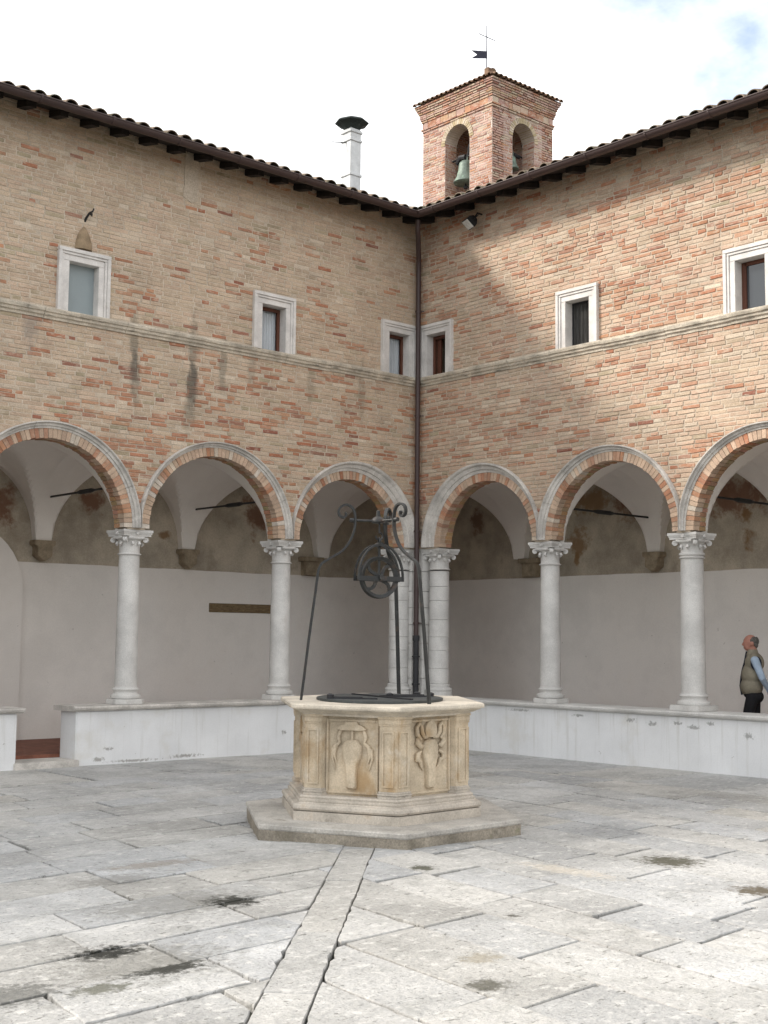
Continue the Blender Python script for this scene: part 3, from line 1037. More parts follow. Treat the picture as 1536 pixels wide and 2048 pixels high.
            mb = MB()
            if kind == 'curtain':
                wbox(mb, side, wa - OHW + fw, wa + OHW - fw, 0.138, 0.142, ZSTR1 + 0.05, OZ1 - fw)
                mb.build('pane', M['pane'], win)
                # gathered net curtain behind the pane
                mb = MB()
                vs, fs = [], []
                k = 40
                for i in range(k + 1):
                    x_ = wa - OHW + (2 * OHW) * i / k
                    dd = 0.19 + 0.012 * math.sin(i * 1.35) + 0.006 * math.sin(i * 0.6)
                    vs += [fn(x_, dd, ZSTR1), fn(x_, dd + 0.004, OZ1)]
                for i in range(k):
                    fs.append((2 * i, 2 * i + 2, 2 * i + 3, 2 * i + 1))
                mb.add(vs, fs).build('curtain', M['curtain'], win, recalc=False)
            elif kind == 'net':
                vs, fs = [], []
                k = 60
                for i in range(k + 1):
                    x_ = wa - OHW + 0.02 + (2 * OHW - 0.04) * i / k
                    dd = 0.135 + 0.006 * math.sin(i * 1.9)
                    vs += [fn(x_, dd, ZSTR1 + 0.004), fn(x_, dd, OZ1 - 0.02)]
                for i in range(k):
                    fs.append((2 * i, 2 * i + 2, 2 * i + 3, 2 * i + 1))
                mb.add(vs, fs).build('curtain', M['darkmesh'], win, recalc=False)
            elif kind == 'glass':
                wbox(mb, side, wa - OHW + 0.07, wa + OHW - fw, 0.136, 0.142, ZSTR1 + 0.05, OZ1 - fw)
                mb.build('pane', M['glass'], win)
            else:
                # leaf standing ajar inside the dark opening
                wbox(mb, side, wa - OHW + fw, wa - OHW + fw + 0.09, 0.17, 0.20, ZSTR1 + 0.05, OZ1 - fw)
                mb.build('shutter', M['woodframe'], win)

    # closing walls of the rooms and the loggia back wall
    DB = 2.8
    mb = MB()
    a_in = -DB
    xs_ = [a_in + 0.08 * i for i in range(int((10.5 - a_in) / 0.08))] + [EXT[side]]
    vs = []
    for x_ in xs_:
        zt_ = 2.735 + 0.014 * mn.noise(Vector((x_ * 1.3, side * 9, 0))) + 0.006 * mn.noise(Vector((x_ * 7, side * 9, 5)))
        vs += [fn(x_, DB - 0.012, 0), fn(x_, DB - 0.012, zt_), fn(x_, DB + 0.01, zt_)]
    fs = []
    for i in range(len(xs_) - 1):
        fs += [(3 * i, 3 * i + 3, 3 * i + 4, 3 * i + 1), (3 * i + 1, 3 * i + 4, 3 * i + 5, 3 * i + 2)]
    mb.add(vs, fs)
    mb.build('back_wall', M['plaster'], wing, recalc=False)
    mb = MB()
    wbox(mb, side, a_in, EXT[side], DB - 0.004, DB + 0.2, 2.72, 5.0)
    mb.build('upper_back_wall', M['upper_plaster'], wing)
    mb = MB()
    mb.add([fn(-4.2, 4.4, 0), fn(EXT[side], 4.4, 0), fn(EXT[side], 4.4, 9.2), fn(-4.2, 4.4, 9.2)], [(0, 1, 2, 3)])
    mb.add([fn(EXT[side], 0, 0), fn(EXT[side], 4.4, 0), fn(EXT[side], 4.4, 8.6), fn(EXT[side], 2, 9.1), fn(EXT[side], 0, 8.44)], [(0, 1, 2, 3, 4)])
    mb.add([fn(-4.2, 0.1, 5.2), fn(EXT[side], 0.1, 5.2), fn(EXT[side], 4.4, 5.2), fn(-4.2, 4.4, 5.2)], [(0, 1, 2, 3)])
    mb.build('rear_wall', M['mortar'], wing, recalc=False)

    # groin vaults
    mb = MB()
    bays = [(-0.0, COLS[side][0])] + list(zip(COLS[side], COLS[side][1:]))
    d0, d1 = SOF, DB
    if side == 0:
        bays = [(-DB, -SOF)] + bays
    NG = 56
    for (b0, b1) in bays:
        if b0 == 0.0:
            b0 = -SOF
        ca, ha = (b0 + b1) / 2, (b1 - b0) / 2
        cdp, hd = (d0 + d1) / 2, (d1 - d0) / 2
        vs, fs = [], []
        for i in range(NG + 1):
            sa = math.sin(math.pi * (i / NG - 0.5))
            for j in range(NG + 1):
                sb = math.sin(math.pi * (j / NG - 0.5))
                za = math.sqrt(max(0, 1 - (sa * ha / (ha - 0.13)) ** 2))
                zb = math.sqrt(max(0, 1 - (sb * hd / (hd - 0.13)) ** 2))
                zz = ZS - 0.03 + 1.20 * max(za, zb) + 0.10 * min(za, zb) * max(za, zb)
                vs.append(fn(ca + ha * sa, cdp + hd * sb, zz))
        for i in range(NG):
            for j in range(NG):
                o = i * (NG + 1) + j
                fs.append((o, o + 1, o + NG + 2, o + NG + 1))
        mb.add(vs, fs)
    mb.build('vault', M['vault'], wing, recalc=False, smooth=True, angle=25)
    # corbels under the vault springings
    for i, ca in enumerate([0.0] + COLS[side]):
        mb = MB()
        if i == 0:
            wbox(mb, side, -0.22, 0.22, DB - 0.20, DB - 0.006, 2.98, 3.06)
            wbox(mb, side, -0.16, 0.16, DB - 0.16, DB - 0.006, 2.74, 2.98)
        else:
            poly = [(-0.17, 3.06), (0.17, 3.06), (0.17, 2.99), (0.12, 2.97), (0.12, 2.83), (0.0, 2.745), (-0.12, 2.83), (-0.12, 2.97), (-0.17, 2.99)]
            mb.extrude(poly, lambda x, zz, d, ca=ca: fn(ca + x, d, zz), DB - 0.006, DB - 0.19)
        mb.build('corbel', M['corbel'], wing, bevel=0.008)
    # tie rods with turnbuckles
    for ca in COLS[side]:
        zr = 3.70 if side == 0 else 3.60
        mb = MB()
        mb.tube([fn(ca, 0.2, zr), fn(ca, DB - 0.18, zr)], 0.016, 8)
        mb.tube([fn(ca, 1.2, zr), fn(ca, 1.3, zr), fn(ca, 1.6, zr), fn(ca, 1.7, zr)], [0.016, 0.034, 0.034, 0.016], 8)
        mb.build('tie_rod', M['rod'], wing)

    # roof: two slopes, eave boards, rafters, tiles
    mb = MB()
    RG = 2.0
    th = 0.05

    def rp_(a, d, dz=0.0):
        return fn(a, d, (roofz(d) if d <= RG else roofz(RG) - SL * (d - RG)) + dz)
    for dz in (0, th):
        mb.add([rp_(0.5, -0.5, dz), rp_(EXT[side], -0.5, dz), rp_(EXT[side], RG, dz), rp_(-RG, RG, dz)], [(0, 1, 2, 3)])
    mb.add([rp_(0.5, -0.5, 0), rp_(EXT[side], -0.5, 0), rp_(EXT[side], -0.5, th), rp_(0.5, -0.5, th)], [(0, 1, 2, 3)])
    mb.add([rp_(-RG, RG, th), rp_(EXT[side], RG, th), rp_(EXT[side], 4.8, th), rp_(-4.8, 4.8, th)], [(0, 1, 2, 3)])
    roof = mb.build('roof', M['wood'], wing, recalc=False)
    # cover tiles: first course one by one
    TP = 0.213
    tl = 0.46

    def tile_mesh(up):
        vs, fs = [], []
        n = 10
        for rr_, hh in ((1.0, 0), (0.86, 1)):
            for k in range(n + 1):
                th_ = math.pi * k / n
                for q in (0.092, 0.078):
                    x_ = q * rr_ * math.cos(th_)
                    zz = q * rr_ * 0.85 * math.sin(th_) * (1 if up else -0.75)
                    dd = hh * tl
                    vs.append(fn(x_, dd, zz + SL * dd + (0.016 * hh if not up else -0.0)))
        K = 2 * (n + 1)
        for k in range(n):
            o = 2 * k
            fs += [(o, o + 2, K + o + 2, K + o), (o + 1, o + 3, K + o + 3, K + o + 1), (o, o + 2, o + 3, o + 1), (K + o, K + o + 2, K + o + 3, K + o + 1)]
        fs += [(0, 1, K + 1, K), (2 * n, 2 * n + 1, K + 2 * n + 1, K + 2 * n)]
        return MB().add(vs, fs)
    tm = [None, None]
    for up in (True, False):
        mb = tile_mesh(up)
        me = bpy.data.meshes.new('roof_tile')
        me.from_pydata(mb.v, [], mb.f)
        me.materials.append(M['tile'])
        me.polygons.foreach_set('use_smooth', [True] * len(me.polygons))
        me.set_sharp_from_angle(angle=R(50))
        tm[0 if up else 1] = me
    a = 0.62
    restmb = MB()
    while a < 10.5:
        for (up, off, zo, do) in ((True, 0, 0.034, -0.08), (False, TP / 2, 0.075, -0.03)):
            o = link('roof_tile', tm[0 if up else 1], roof)
            p = fn(a + off + jig(0.008), -0.5 + do + jig(0.012), EZ + zo + jig(0.008))
            o.location = Vector(p)
            o.rotation_euler = (jig(0.03), jig(0.03), jig(0.04))
            for c_ in range(1, 5):
                dd = -0.5 + do + c_ * 0.36
                base = fn(a + off + jig(0.01), dd, EZ + zo + 0.012 + SL * (c_ * 0.36) + jig(0.006))
                src = tile_mesh(up) if c_ < 4 else None
                if src:
                    restmb.add([(p_[0] + base[0], p_[1] + base[1], p_[2] + base[2]) for p_ in src.v], src.f)
        a += TP
    restmb.build('upper_roof_tiles', M['tile'], roof, recalc=False)['kind'] = 'stuff'
    # rafter ends
    a = 0.32
    while a < 10.5:
        mb = MB()
        vs = []
        for (d, dz) in ((-0.32, -0.075), (-0.32, -0.004), (0.02, -0.004), (0.02, -0.10)):
            for q in (-0.057, 0.057):
                vs.append(fn(a + q, d, roofz(d) + dz))
        mb.add(vs, [(0, 2, 4, 6), (1, 7, 5, 3), (0, 1, 3, 2), (2, 3, 5, 4), (4, 5, 7, 6), (6, 7, 1, 0)])
        mb.build('rafter', M['wood'], wing)
        a += 0.445
    # half-round gutter with its brackets
    vs, fs = [], []
    gr = 0.070
    gd, gz = -0.565, 8.32
    n = 12
    aend = 10.5
    st = -gd                                     # mitre: starts on the diagonal
    for k in range(n + 1):
        th_ = math.pi + math.pi * k / n
        for q in (gr, gr - 0.006):
            dd = gd + q * math.cos(th_)
            zz = gz + q * math.sin(th_)
            vs.append(fn(-dd, dd, zz))
            vs.append(fn(aend, dd, zz))
    for k in range(n):
        o = 4 * k
        fs += [(o, o + 4, o + 5, o + 1), (o + 2, o + 6, o + 7, o + 3)]
    fs += [(0, 1, 3, 2), (4 * n, 4 * n + 1, 4 * n + 3, 4 * n + 2)]
    mb = MB().add(vs, fs)
    mb.tube([fn(-(gd - gr), gd - gr, gz), fn(aend, gd - gr, gz)], 0.011, 8)
    gut = mb.build('gutter', M['gutter'], wing, recalc=False, smooth=True)
    a = 0.95
    while a < aend:
        mb = MB()
        pts = [fn(a, gd + (gr + 0.004) * math.cos(math.pi + math.pi * k / 10), gz + (gr + 0.004) * math.sin(math.pi + math.pi * k / 10)) for k in range(11)]
        mb.tube([fn(a, gd - gr - 0.006, gz + 0.02)] + pts + [fn(a, gd + gr + 0.08, gz + 0.06)], 0, rect=(0.003, 0.014), upv=W(side, 0, 0.3, 1))
        mb.build('gutter_bracket', M['gutter'], gut, recalc=True)
        a += random.uniform(0.95, 1.05)

# details that belong to the left wing
wl = wings[0]
fnl = lambda a, d, z: W(0, a, d, z)
mb = MB()
vs, fs = [], []
n = 12
for (t_, rr_) in ((0, 0.125), (0.35, 0.115), (0.65, 0.085), (0.88, 0.045), (1.0, 0.012)):
    for k in range(n + 1):
        th_ = math.pi * k / n
        vs.append(fnl(6.05 + rr_ * math.cos(th_), -rr_ * 0.55 * math.sin(th_), 6.70 + 0.31 * t_))
for j in range(4):
    for k in range(n):
        o = j * (n + 1) + k
        fs.append((o, o + 1, o + n + 2, o + n + 1))
fs.append(tuple(range(n + 1)))
fs.append(tuple(4 * (n + 1) + k for k in range(n + 1)))
mb.add(vs, fs).build('clay_hood', M['hood'], wl, smooth=True)
# old plaster strip patched onto the brick below the eave
random.seed(9)
pl_ = [(4.30 + jig(0.015), 8.40 - 0.09 * i_) for i_ in range(8)] + [(4.40, 7.72)] + [(4.54 + jig(0.015) - 0.004 * i_, 7.78 + 0.09 * i_) for i_ in range(8)]
MB().extrude(pl_, lambda x, zz, d: fnl(x, d, zz), 0.004, -0.0125).build('plaster_strip', M['mortar'], wl)
# raised arched door panel and lintel on the back wall
poly = [(-0.9, FLOOR), (0.9, FLOOR), (0.9, 2.3)] + [(0.9 * math.cos(math.pi * k / 20), 2.3 + 0.95 * math.sin(math.pi * k / 20)) for k in range(1, 20)] + [(-0.9, 2.3)]
mb = MB().extrude(poly, lambda x, zz, d: fnl(6.29 + x, d, zz), 2.79, 2.70)
mb.build('arched_panel', M['plaster'], wl, bevel=0.012)
mb = MB()
wbox(mb, 0, 0.78, 2.06, 2.775, 2.81, 2.06, 2.21)
mb.build('lintel', M['lintel'], wl, bevel=0.006)

# ------------------------------------------------------------------ corner pier, low walls, columns
pier = thing('corner_pier', 'white stone corner pier with two engaged columns of stacked drums behind the downpipe', 'pier', (0, 0, 0.757))
random.seed(5)
zz = 0.757
k = 0
for h in (0.28, 0.30, 0.25, 0.29, 0.27, 0.26, 0.31, 0.353):
    mb = MB()
    g_ = 0.003
    mb.add([(x_, y_, z_) for z_ in (zz + g_, zz + h - g_) for (x_, y_) in ((-0.10 + jig(.003), 0.0), (0.0, 0.0), (0.0, -0.13 + jig(.003)), (0.44, -0.13), (0.44, 0.44), (-0.10, 0.44))],
           [(5, 4, 3, 2, 1, 0), (6, 7, 8, 9, 10, 11), (0, 1, 7, 6), (1, 2, 8, 7), (2, 3, 9, 8), (3, 4, 10, 9), (4, 5, 11, 10), (5, 0, 6, 11)])
    mb.build('pier_block', M['column'], pier, recalc=True, bevel=0.003)
    zz += h
for side, aa in ((0, 0.19), (1, 0.30)):
    c = W(side, aa, 0.21, 0)
    z0 = 0.757
    mb = MB()
    mb.lathe([(0.21, z0), (0.21, z0 + 0.075), (0.205, z0 + 0.08), (0.215, z0 + 0.11), (0.20, z0 + 0.135), (0.175, z0 + 0.15), (0.178, z0 + 0.185), (0.165, z0 + 0.2)], c, 36)
    mb.build('base', M['column'], pier, smooth=True, angle=30)
    z = z0 + 0.203
    for h in (0.24, 0.28, 0.21, 0.27, 0.3, 0.22, 0.245):
        jr = jig(0.002)
        mb = MB()
        mb.lathe([(0.152 + jr, z), (0.158 + jr, z + 0.004), (0.158 + jr, z + h - 0.006), (0.152 + jr, z + h - 0.002)], c, 36)
        mb.build('drum', M['column'], pier, smooth=True, angle=30)
        z += h


def capital(parent, c, ztop, neck=0.138, rot=0.0, double=False):
    """composite capital: bell, ring mouldings, concave abacus and corner volutes"""
    z0 = ztop - 0.335
    mb = MB()
    prof = [(neck + 0.004, z0), (neck + 0.022, z0 + 0.006), (neck + 0.024, z0 + 0.018), (neck + 0.006, z0 + 0.026), (neck + 0.002, z0 + 0.03)]
    if double:
        prof += [(neck + 0.022, z0 + 0.05), (neck + 0.022, z0 + 0.075), (neck + 0.004, z0 + 0.08)]
    prof += [(neck + 0.002, z0 + 0.10), (neck + 0.006, z0 + 0.15), (neck + 0.022, z0 + 0.20), (neck + 0.05, z0 + 0.235), (neck + 0.065, z0 + 0.25)]
    mb.lathe(prof, c, 36)
    cap = mb.build('capital', M['column'], parent, smooth=True, angle=35)
    hw = 0.227
    mb = MB()
    for (e, za, zb) in ((0.02, ztop - 0.085, ztop - 0.055), (0.01, ztop - 0.055, ztop - 0.035), (0.0, ztop - 0.035, ztop)):
        pts = []
        h_ = hw - e
        for q in range(4):
            ang = math.pi / 2 * q
            for j in range(9):
                t_ = -1 + 2 * j / 8
                if j == 8:
                    continue
                x_, y_ = h_ - 0.03 * (1 - t_ * t_), h_ * t_
                pts.append((c[0] + x_ * math.cos(ang) - y_ * math.sin(ang), c[1] + x_ * math.sin(ang) + y_ * math.cos(ang)))
        vs = [(x_, y_, za) for (x_, y_) in pts] + [(x_, y_, zb) for (x_, y_) in pts]
        n = len(pts)
        mb.add(vs, [tuple(range(n))[::-1], tuple(range(n, 2 * n))] + [(i, (i + 1) % n, n + (i + 1) % n, n + i) for i in range(n)])
    mb.build('abacus', M['column'], cap, smooth=True, angle=30)
    for q in range(4):
        ang = math.pi / 2 * q + math.pi / 4
        ux, uy = math.cos(ang), math.sin(ang)
        tx, ty = -uy, ux
        ctr = Vector((c[0] + ux * 0.225, c[1] + uy * 0.225, ztop - 0.128))
        mb = MB()
        # spiral scroll
        pts = []
        for k in range(26):
            t_ = k / 25
            an = math.pi * (0.6 + 3.3 * t_)
            rr_ = 0.036 * (1 - 0.72 * t_)
            pts.append(ctr + Vector((ux, uy, 0)) * (rr_ * math.cos(an)) + Vector((0, 0, 1)) * (rr_ * math.sin(an)))
        inner = Vector((c[0] + ux * 0.13, c[1] + uy * 0.13, ztop - 0.088))
        mb.tube([inner] + pts, 0, rect=(0.009, 0.026), upv=None)
        # drum of the scroll
        mb.tube([ctr - Vector((tx, ty, 0)) * 0.022, ctr + Vector((tx, ty, 0)) * 0.022], 0.034, 16)
        mb.build('volute', M['column'], cap, smooth=True, angle=30)
    mb = MB()
    for q in range(4):
        ang = math.pi / 2 * q
        ux, uy = math.cos(ang), math.sin(ang)
        p = Vector((c[0] + ux * 0.205, c[1] + uy * 0.205, ztop - 0.045))
        mb.tube([p - Vector((ux, uy, 0)) * 0.03, p + Vector((ux, uy, 0)) * 0.012], [0.03, 0.02], 8)
        # roll between the volutes
        tx, ty = -uy, ux
        q0 = Vector((c[0] + ux * 0.175, c[1] + uy * 0.175, ztop - 0.105))
        mb.tube([q0 - Vector((tx, ty, 0)) * 0.12, q0, q0 + Vector((tx, ty, 0)) * 0.12], [0.020, 0.024, 0.020], 8)
        for sgn in (-1, 1):
            l0 = Vector((c[0] + (ux * 0.155 + tx * 0.05 * sgn), c[1] + (uy * 0.155 + ty * 0.05 * sgn), ztop - 0.16))
            mb.tube([l0, l0 + Vector((ux * 0.018, uy * 0.018, -0.03)), l0 + Vector((ux * 0.002, uy * 0.002, -0.055))], [0.02, 0.02, 0.006], 8)
    mb.build('fleuron', M['column'], cap, smooth=True, angle=40)
    return cap


for side, aa in ((0, 0.19), (1, 0.30)):
    c = W(side, aa, 0.21, 0)
    capital(pier, c, 3.075, neck=0.152)

CLAB = {(0, 0): 'slim pale stone column of the left arcade nearest the corner, just left of the iron tripod',
        (0, 1): 'grey stone column beside the doorway gap at the far left of the left arcade',
        (1, 0): 'slim white stone column in the right arcade next to the corner pier',
        (1, 1): 'thicker white stone column with a crack in the right arcade, beside the walking man'}
ccols = []
for side in (0, 1):
    for i, aa in enumerate(COLS[side]):
        c = W(side, aa, 0.21, 0)
        cat = CLAB.get((side, i))
        if cat is None and i >= 2:
            cat = 'stone column at the outer end of the left arcade, past the doorway gap' if side == 0 else 'stone column at the outer end of the right arcade, past the walking man'
            if i == 3:
                continue
        colm = thing('column', cat, 'column', (c[0], c[1], 0.757), 'columns of the arcades')
        fat = 1.08 if (side, i) == (1, 1) else 1.0
        z0 = 0.757
        mb = MB()
        h_ = 0.225 if i or side else 0.22
        if (side, i) == (1, 1):
            mb.box(c[0] - h_, c[0] + h_, c[1] - h_, c[1] + h_, z0, z0 + 0.075)
        else:
            vs = []
            q = h_ * 0.55
            pts = [(-h_, -q), (-q, -h_), (q, -h_), (h_, -q), (h_, q), (q, h_), (-q, h_), (-h_, q)]
            mb.extrude(pts, lambda x_, y_, z_: (c[0] + x_, c[1] + y_, z_), z0, z0 + 0.07)
        base = mb.build('plinth', M['column'], colm, bevel=0.008)
        b = z0 + 0.07
        mb = MB()
        mb.lathe([(0.165 * fat, b), (0.192 * fat, b + 0.006), (0.202 * fat, b + 0.032), (0.192 * fat, b + 0.058), (0.165 * fat, b + 0.066), (0.158 * fat, b + 0.075), (0.156 * fat, b + 0.095), (0.168 * fat, b + 0.112), (0.176 * fat, b + 0.125), (0.17 * fat, b + 0.138), (0.155 * fat, b + 0.145), (0.15 * fat, b + 0.165)], c, 40)
        mb.build('base', M['column'], colm, smooth=True, angle=45)
        mb = MB()
        zb, zt = b + 0.165, 2.745
        prof = []
        for k in range(13):
            t_ = k / 12
            prof.append(((0.149 - 0.013 * t_ ** 1.6) * fat, zb + (zt - zb) * t_))
        mb.lathe(prof, c, 40)
        mb.build('shaft', M['column'], colm, smooth=True, angle=45)
        capital(colm, c, 3.07, neck=0.135 * fat, double=(side, i) == (1, 1))

CT = 0.757


def low_wall(side, a0, a1, label, ends=(False, False)):
    rt = thing('low_wall', label, 'low wall', W(side, (a0 + a1) / 2, 0.2, 0), 'low walls under the arcades')
    mb = MB()
    wbox(mb, side, a0, a1, 0.0, 0.42, -0.02, CT - 0.065)
    mb.build('wall', M['limewash'], rt, bevel=0.012)
    a = a0 - (0.07 if ends[0] else 0)
    e = a1 + (0.07 if ends[1] else 0)
    if side == 0 and not ends[0]:
        a = a0
    random.seed(int(a0 * 10) + side)
    while a < e - 0.01:
        l = random.uniform(1.2, 2.2)
        b = min(a + l, e)
        if e - b < 0.4:
            b = e
        prof = [(0.49, CT - 0.065), (-0.035, CT - 0.065), (-0.045, CT - 0.05), (-0.07, CT - 0.045), (-0.078, CT - 0.02), (-0.07, CT - 0.003), (-0.055, CT), (0.48, CT), (0.49, CT - 0.006)]
        k = 12
        vs = []
        for i in range(k + 1):
            x_ = a + 0.0015 + (b - a - 0.003) * i / k
            for (d, zz) in prof:
                wv = 0.006 * mn.noise(Vector((x_ * 4, zz * 20, side + 7)))
                vs.append(W(side, x_, d + (wv if d < 0 else 0), zz + wv * 0.5))
        P_ = len(prof)
        fs = [(i * P_ + j, i * P_ + (j + 1) % P_, (i + 1) * P_ + (j + 1) % P_, (i + 1) * P_ + j) for i in range(k) for j in range(P_)]
        fs += [tuple(range(P_)), tuple(k * P_ + j for j in range(P_))]
        MB().add(vs, fs).build('coping_stone', M['archivolt'] if side == 0 else M['column'], rt, smooth=True, angle=25)
        a = b
    return rt


low_wall(0, 0.02, 5.93, 'white limewashed low wall carrying the left arcade columns, right of the doorway gap', (False, True))
low_wall(0, 6.74, 10.4, 'end of a white low wall at the left edge, left of the doorway gap', (True, False))
low_wall(1, 0.0, 10.3, 'bluish white low wall with peeling paint carrying the right arcade columns', (False, False))
mb = MB()
wbox(mb, 0, 5.90, 6.77, -0.06, 0.5, -0.02, 0.085)
tag(mb.build('doorstep', M['archivolt'], bevel=0.01), 'worn pale stone doorstep in the gap of the left low wall', 'doorstep')

# downpipe in the corner
dp = thing('downpipe', 'brown metal downpipe running down the inner corner into a black cast iron foot', 'downpipe', (-0.1, -0.1, 0))
q = 0.115
mb = MB()
mb.tube([(-0.5, -0.5, 8.24), (-0.48, -0.48, 8.08), (-0.16, -0.16, 7.80), (-q, -q, 7.68), (-q, -q, 7.5), (-q, -q, 1.66)], 0.040, 14)
mb.build('pipe', M['gutter'], dp, smooth=True)
for z in (6.9, 5.2, 3.35, 1.9):
    mb = MB()
    mb.lathe([(0.046, z - 0.014), (0.052, z - 0.014), (0.052, z + 0.014), (0.046, z + 0.014)], (-q, -q), 14)
    mb.tube([(-q, -q, z), (0.0, 0.0, z)], 0.008, 6)
    mb.tube([(-q + .03, -q - 0.045, z), (-q + 0.06, -q - 0.075, z)], 0.01, 6)
    mb.build('pipe_clip', M['gutter'], dp)
mb = MB()
mb.lathe([(0.046, 0.0), (0.046, 1.62), (0.055, 1.63), (0.057, 1.70), (0.05, 1.71)], (-q, -q), 16)
for z in (0.95, 1.38):
    mb.lathe([(0.05, z - 0.015), (0.064, z - 0.012), (0.064, z + 0.012), (0.05, z + 0.015)], (-q, -q), 16)
mb.build('pipe_foot', M['castiron'], dp, smooth=True, angle=35)

# floodlight under the right eave
fl = thing('floodlight', 'black floodlight with a pale glass front under the eave near the corner', 'floodlight', (-0.1, -1.4, 8.1))
dirv = Vector((-0.62, 0.25, -0.72)).normalized()
c0 = Vector((-0.24, -1.40, 8.05))
sx = Vector((0.35, 0.93, 0)).normalized()
sx = (sx - dirv * sx.dot(dirv)).normalized()
sy = dirv.cross(sx)
mb = MB()
vs = []
for (k, h_) in ((-0.10, 0.055), (-0.02, 0.10), (0.055, 0.11)):
    for (i, j) in ((-1, -1), (1, -1), (1, 1), (-1, 1)):
        vs.append(c0 + dirv * k + sx * h_ * i + sy * h_ * 0.8 * j)
mb.add(vs, [(0, 1, 2, 3), (8, 9, 10, 11)] + [(r_ + i, r_ + (i + 1) % 4, r_ + 4 + (i + 1) % 4, r_ + 4 + i) for r_ in (0, 4) for i in range(4)])
mb.build('housing', M['lamp'], fl, bevel=0.006)
mb = MB()
vs = [c0 + dirv * kk + sx * 0.095 * i + sy * 0.075 * j for kk in (0.052, 0.062) for (i, j) in ((-1, -1), (1, -1), (1, 1), (-1, 1))]
mb.add(vs, [(3, 2, 1, 0), (4, 5, 6, 7), (0, 1, 5, 4), (1, 2, 6, 5), (2, 3, 7, 6), (3, 0, 4, 7)])
mb.build('glass', M['lampglass'], fl)
mb = MB()
mb.tube([c0 + sx * 0.125, c0 + sx * 0.125 - dirv * 0.12, c0 - sx * 0.125 - dirv * 0.12, c0 - sx * 0.125], 0, rect=(0.004, 0.014))
mb.tube([c0 - dirv * 0.12, Vector((-0.1, -1.42, 8.22)), Vector((0.01, -1.42, 8.22))], 0.014, 8)
mb.build('bracket', M['lamp'], fl)

# iron bracket on the left wall
hk = thing('iron_bracket', 'small black iron bracket jutting from the left wall above the clay hood', 'bracket', (-6.03, 0, 7.06))
mb = MB()
mb.tube([(-6.04, 0.01, 7.08), (-6.035, -0.03, 7.13), (-6.025, -0.09, 7.18), (-6.0, -0.13, 7.20), (-5.985, -0.13, 7.24)], [0.016, 0.016, 0.015, 0.012, 0.010], 8)
mb.tube([(-6.025, -0.085, 7.18), (-5.985, -0.085, 7.155), (-5.985, -0.08, 7.185)], 0.012, 8)
mb.build('arm', M['rod'], hk, smooth=True)

# ------------------------------------------------------------------ chimney
ch = thing('chimney', 'tall pale metal chimney with dark domed cap rising behind the left roof', 'chimney', (-0.44, 1.22, 8.6))
cx, cy = -0.44, 1.22
hs = 0.115
mb = MB()
mb.box(cx - hs, cx + hs, cy - hs, cy + hs, 8.4, 10.22)
mb.build('flue', M['zinc'], ch, bevel=0.006)
for z, e in ((9.42, 0.016), (10.02, 0.018), (10.17, 0.02)):
    mb = MB()
    mb.box(cx - hs - e, cx + hs + e, cy - hs - e, cy + hs + e, z - 0.022, z + 0.022)
    mb.build('band', M['zinc'], ch, bevel=0.006)
for (i, j) in ((-1, -1), (1, -1), (1, 1), (-1, 1)):
    mb = MB()
    mb.box(cx + i * 0.085 - 0.016, cx + i * 0.085 + 0.016, cy + j * 0.085 - 0.016, cy + j * 0.085 + 0.016, 10.22, 10.36)
    mb.build('post', M['chimcap'], ch)
mb = MB()
mb.lathe([(0.10, 10.22), (0.13, 10.24), (0.19, 10.29), (0.285, 10.335), (0.29, 10.35), (0.24, 10.385), (0.16, 10.42), (0.07, 10.44), (0.0, 10.442)], (cx, cy), 8)
mb.build('cap', M['chimcap'], ch)
mb = MB()
mb.tube([(cx - hs, cy, 9.98), (cx - hs - 0.20, cy + 0.14, 9.98)], 0.008, 6)
mb.build('stay', M['rod'], ch)

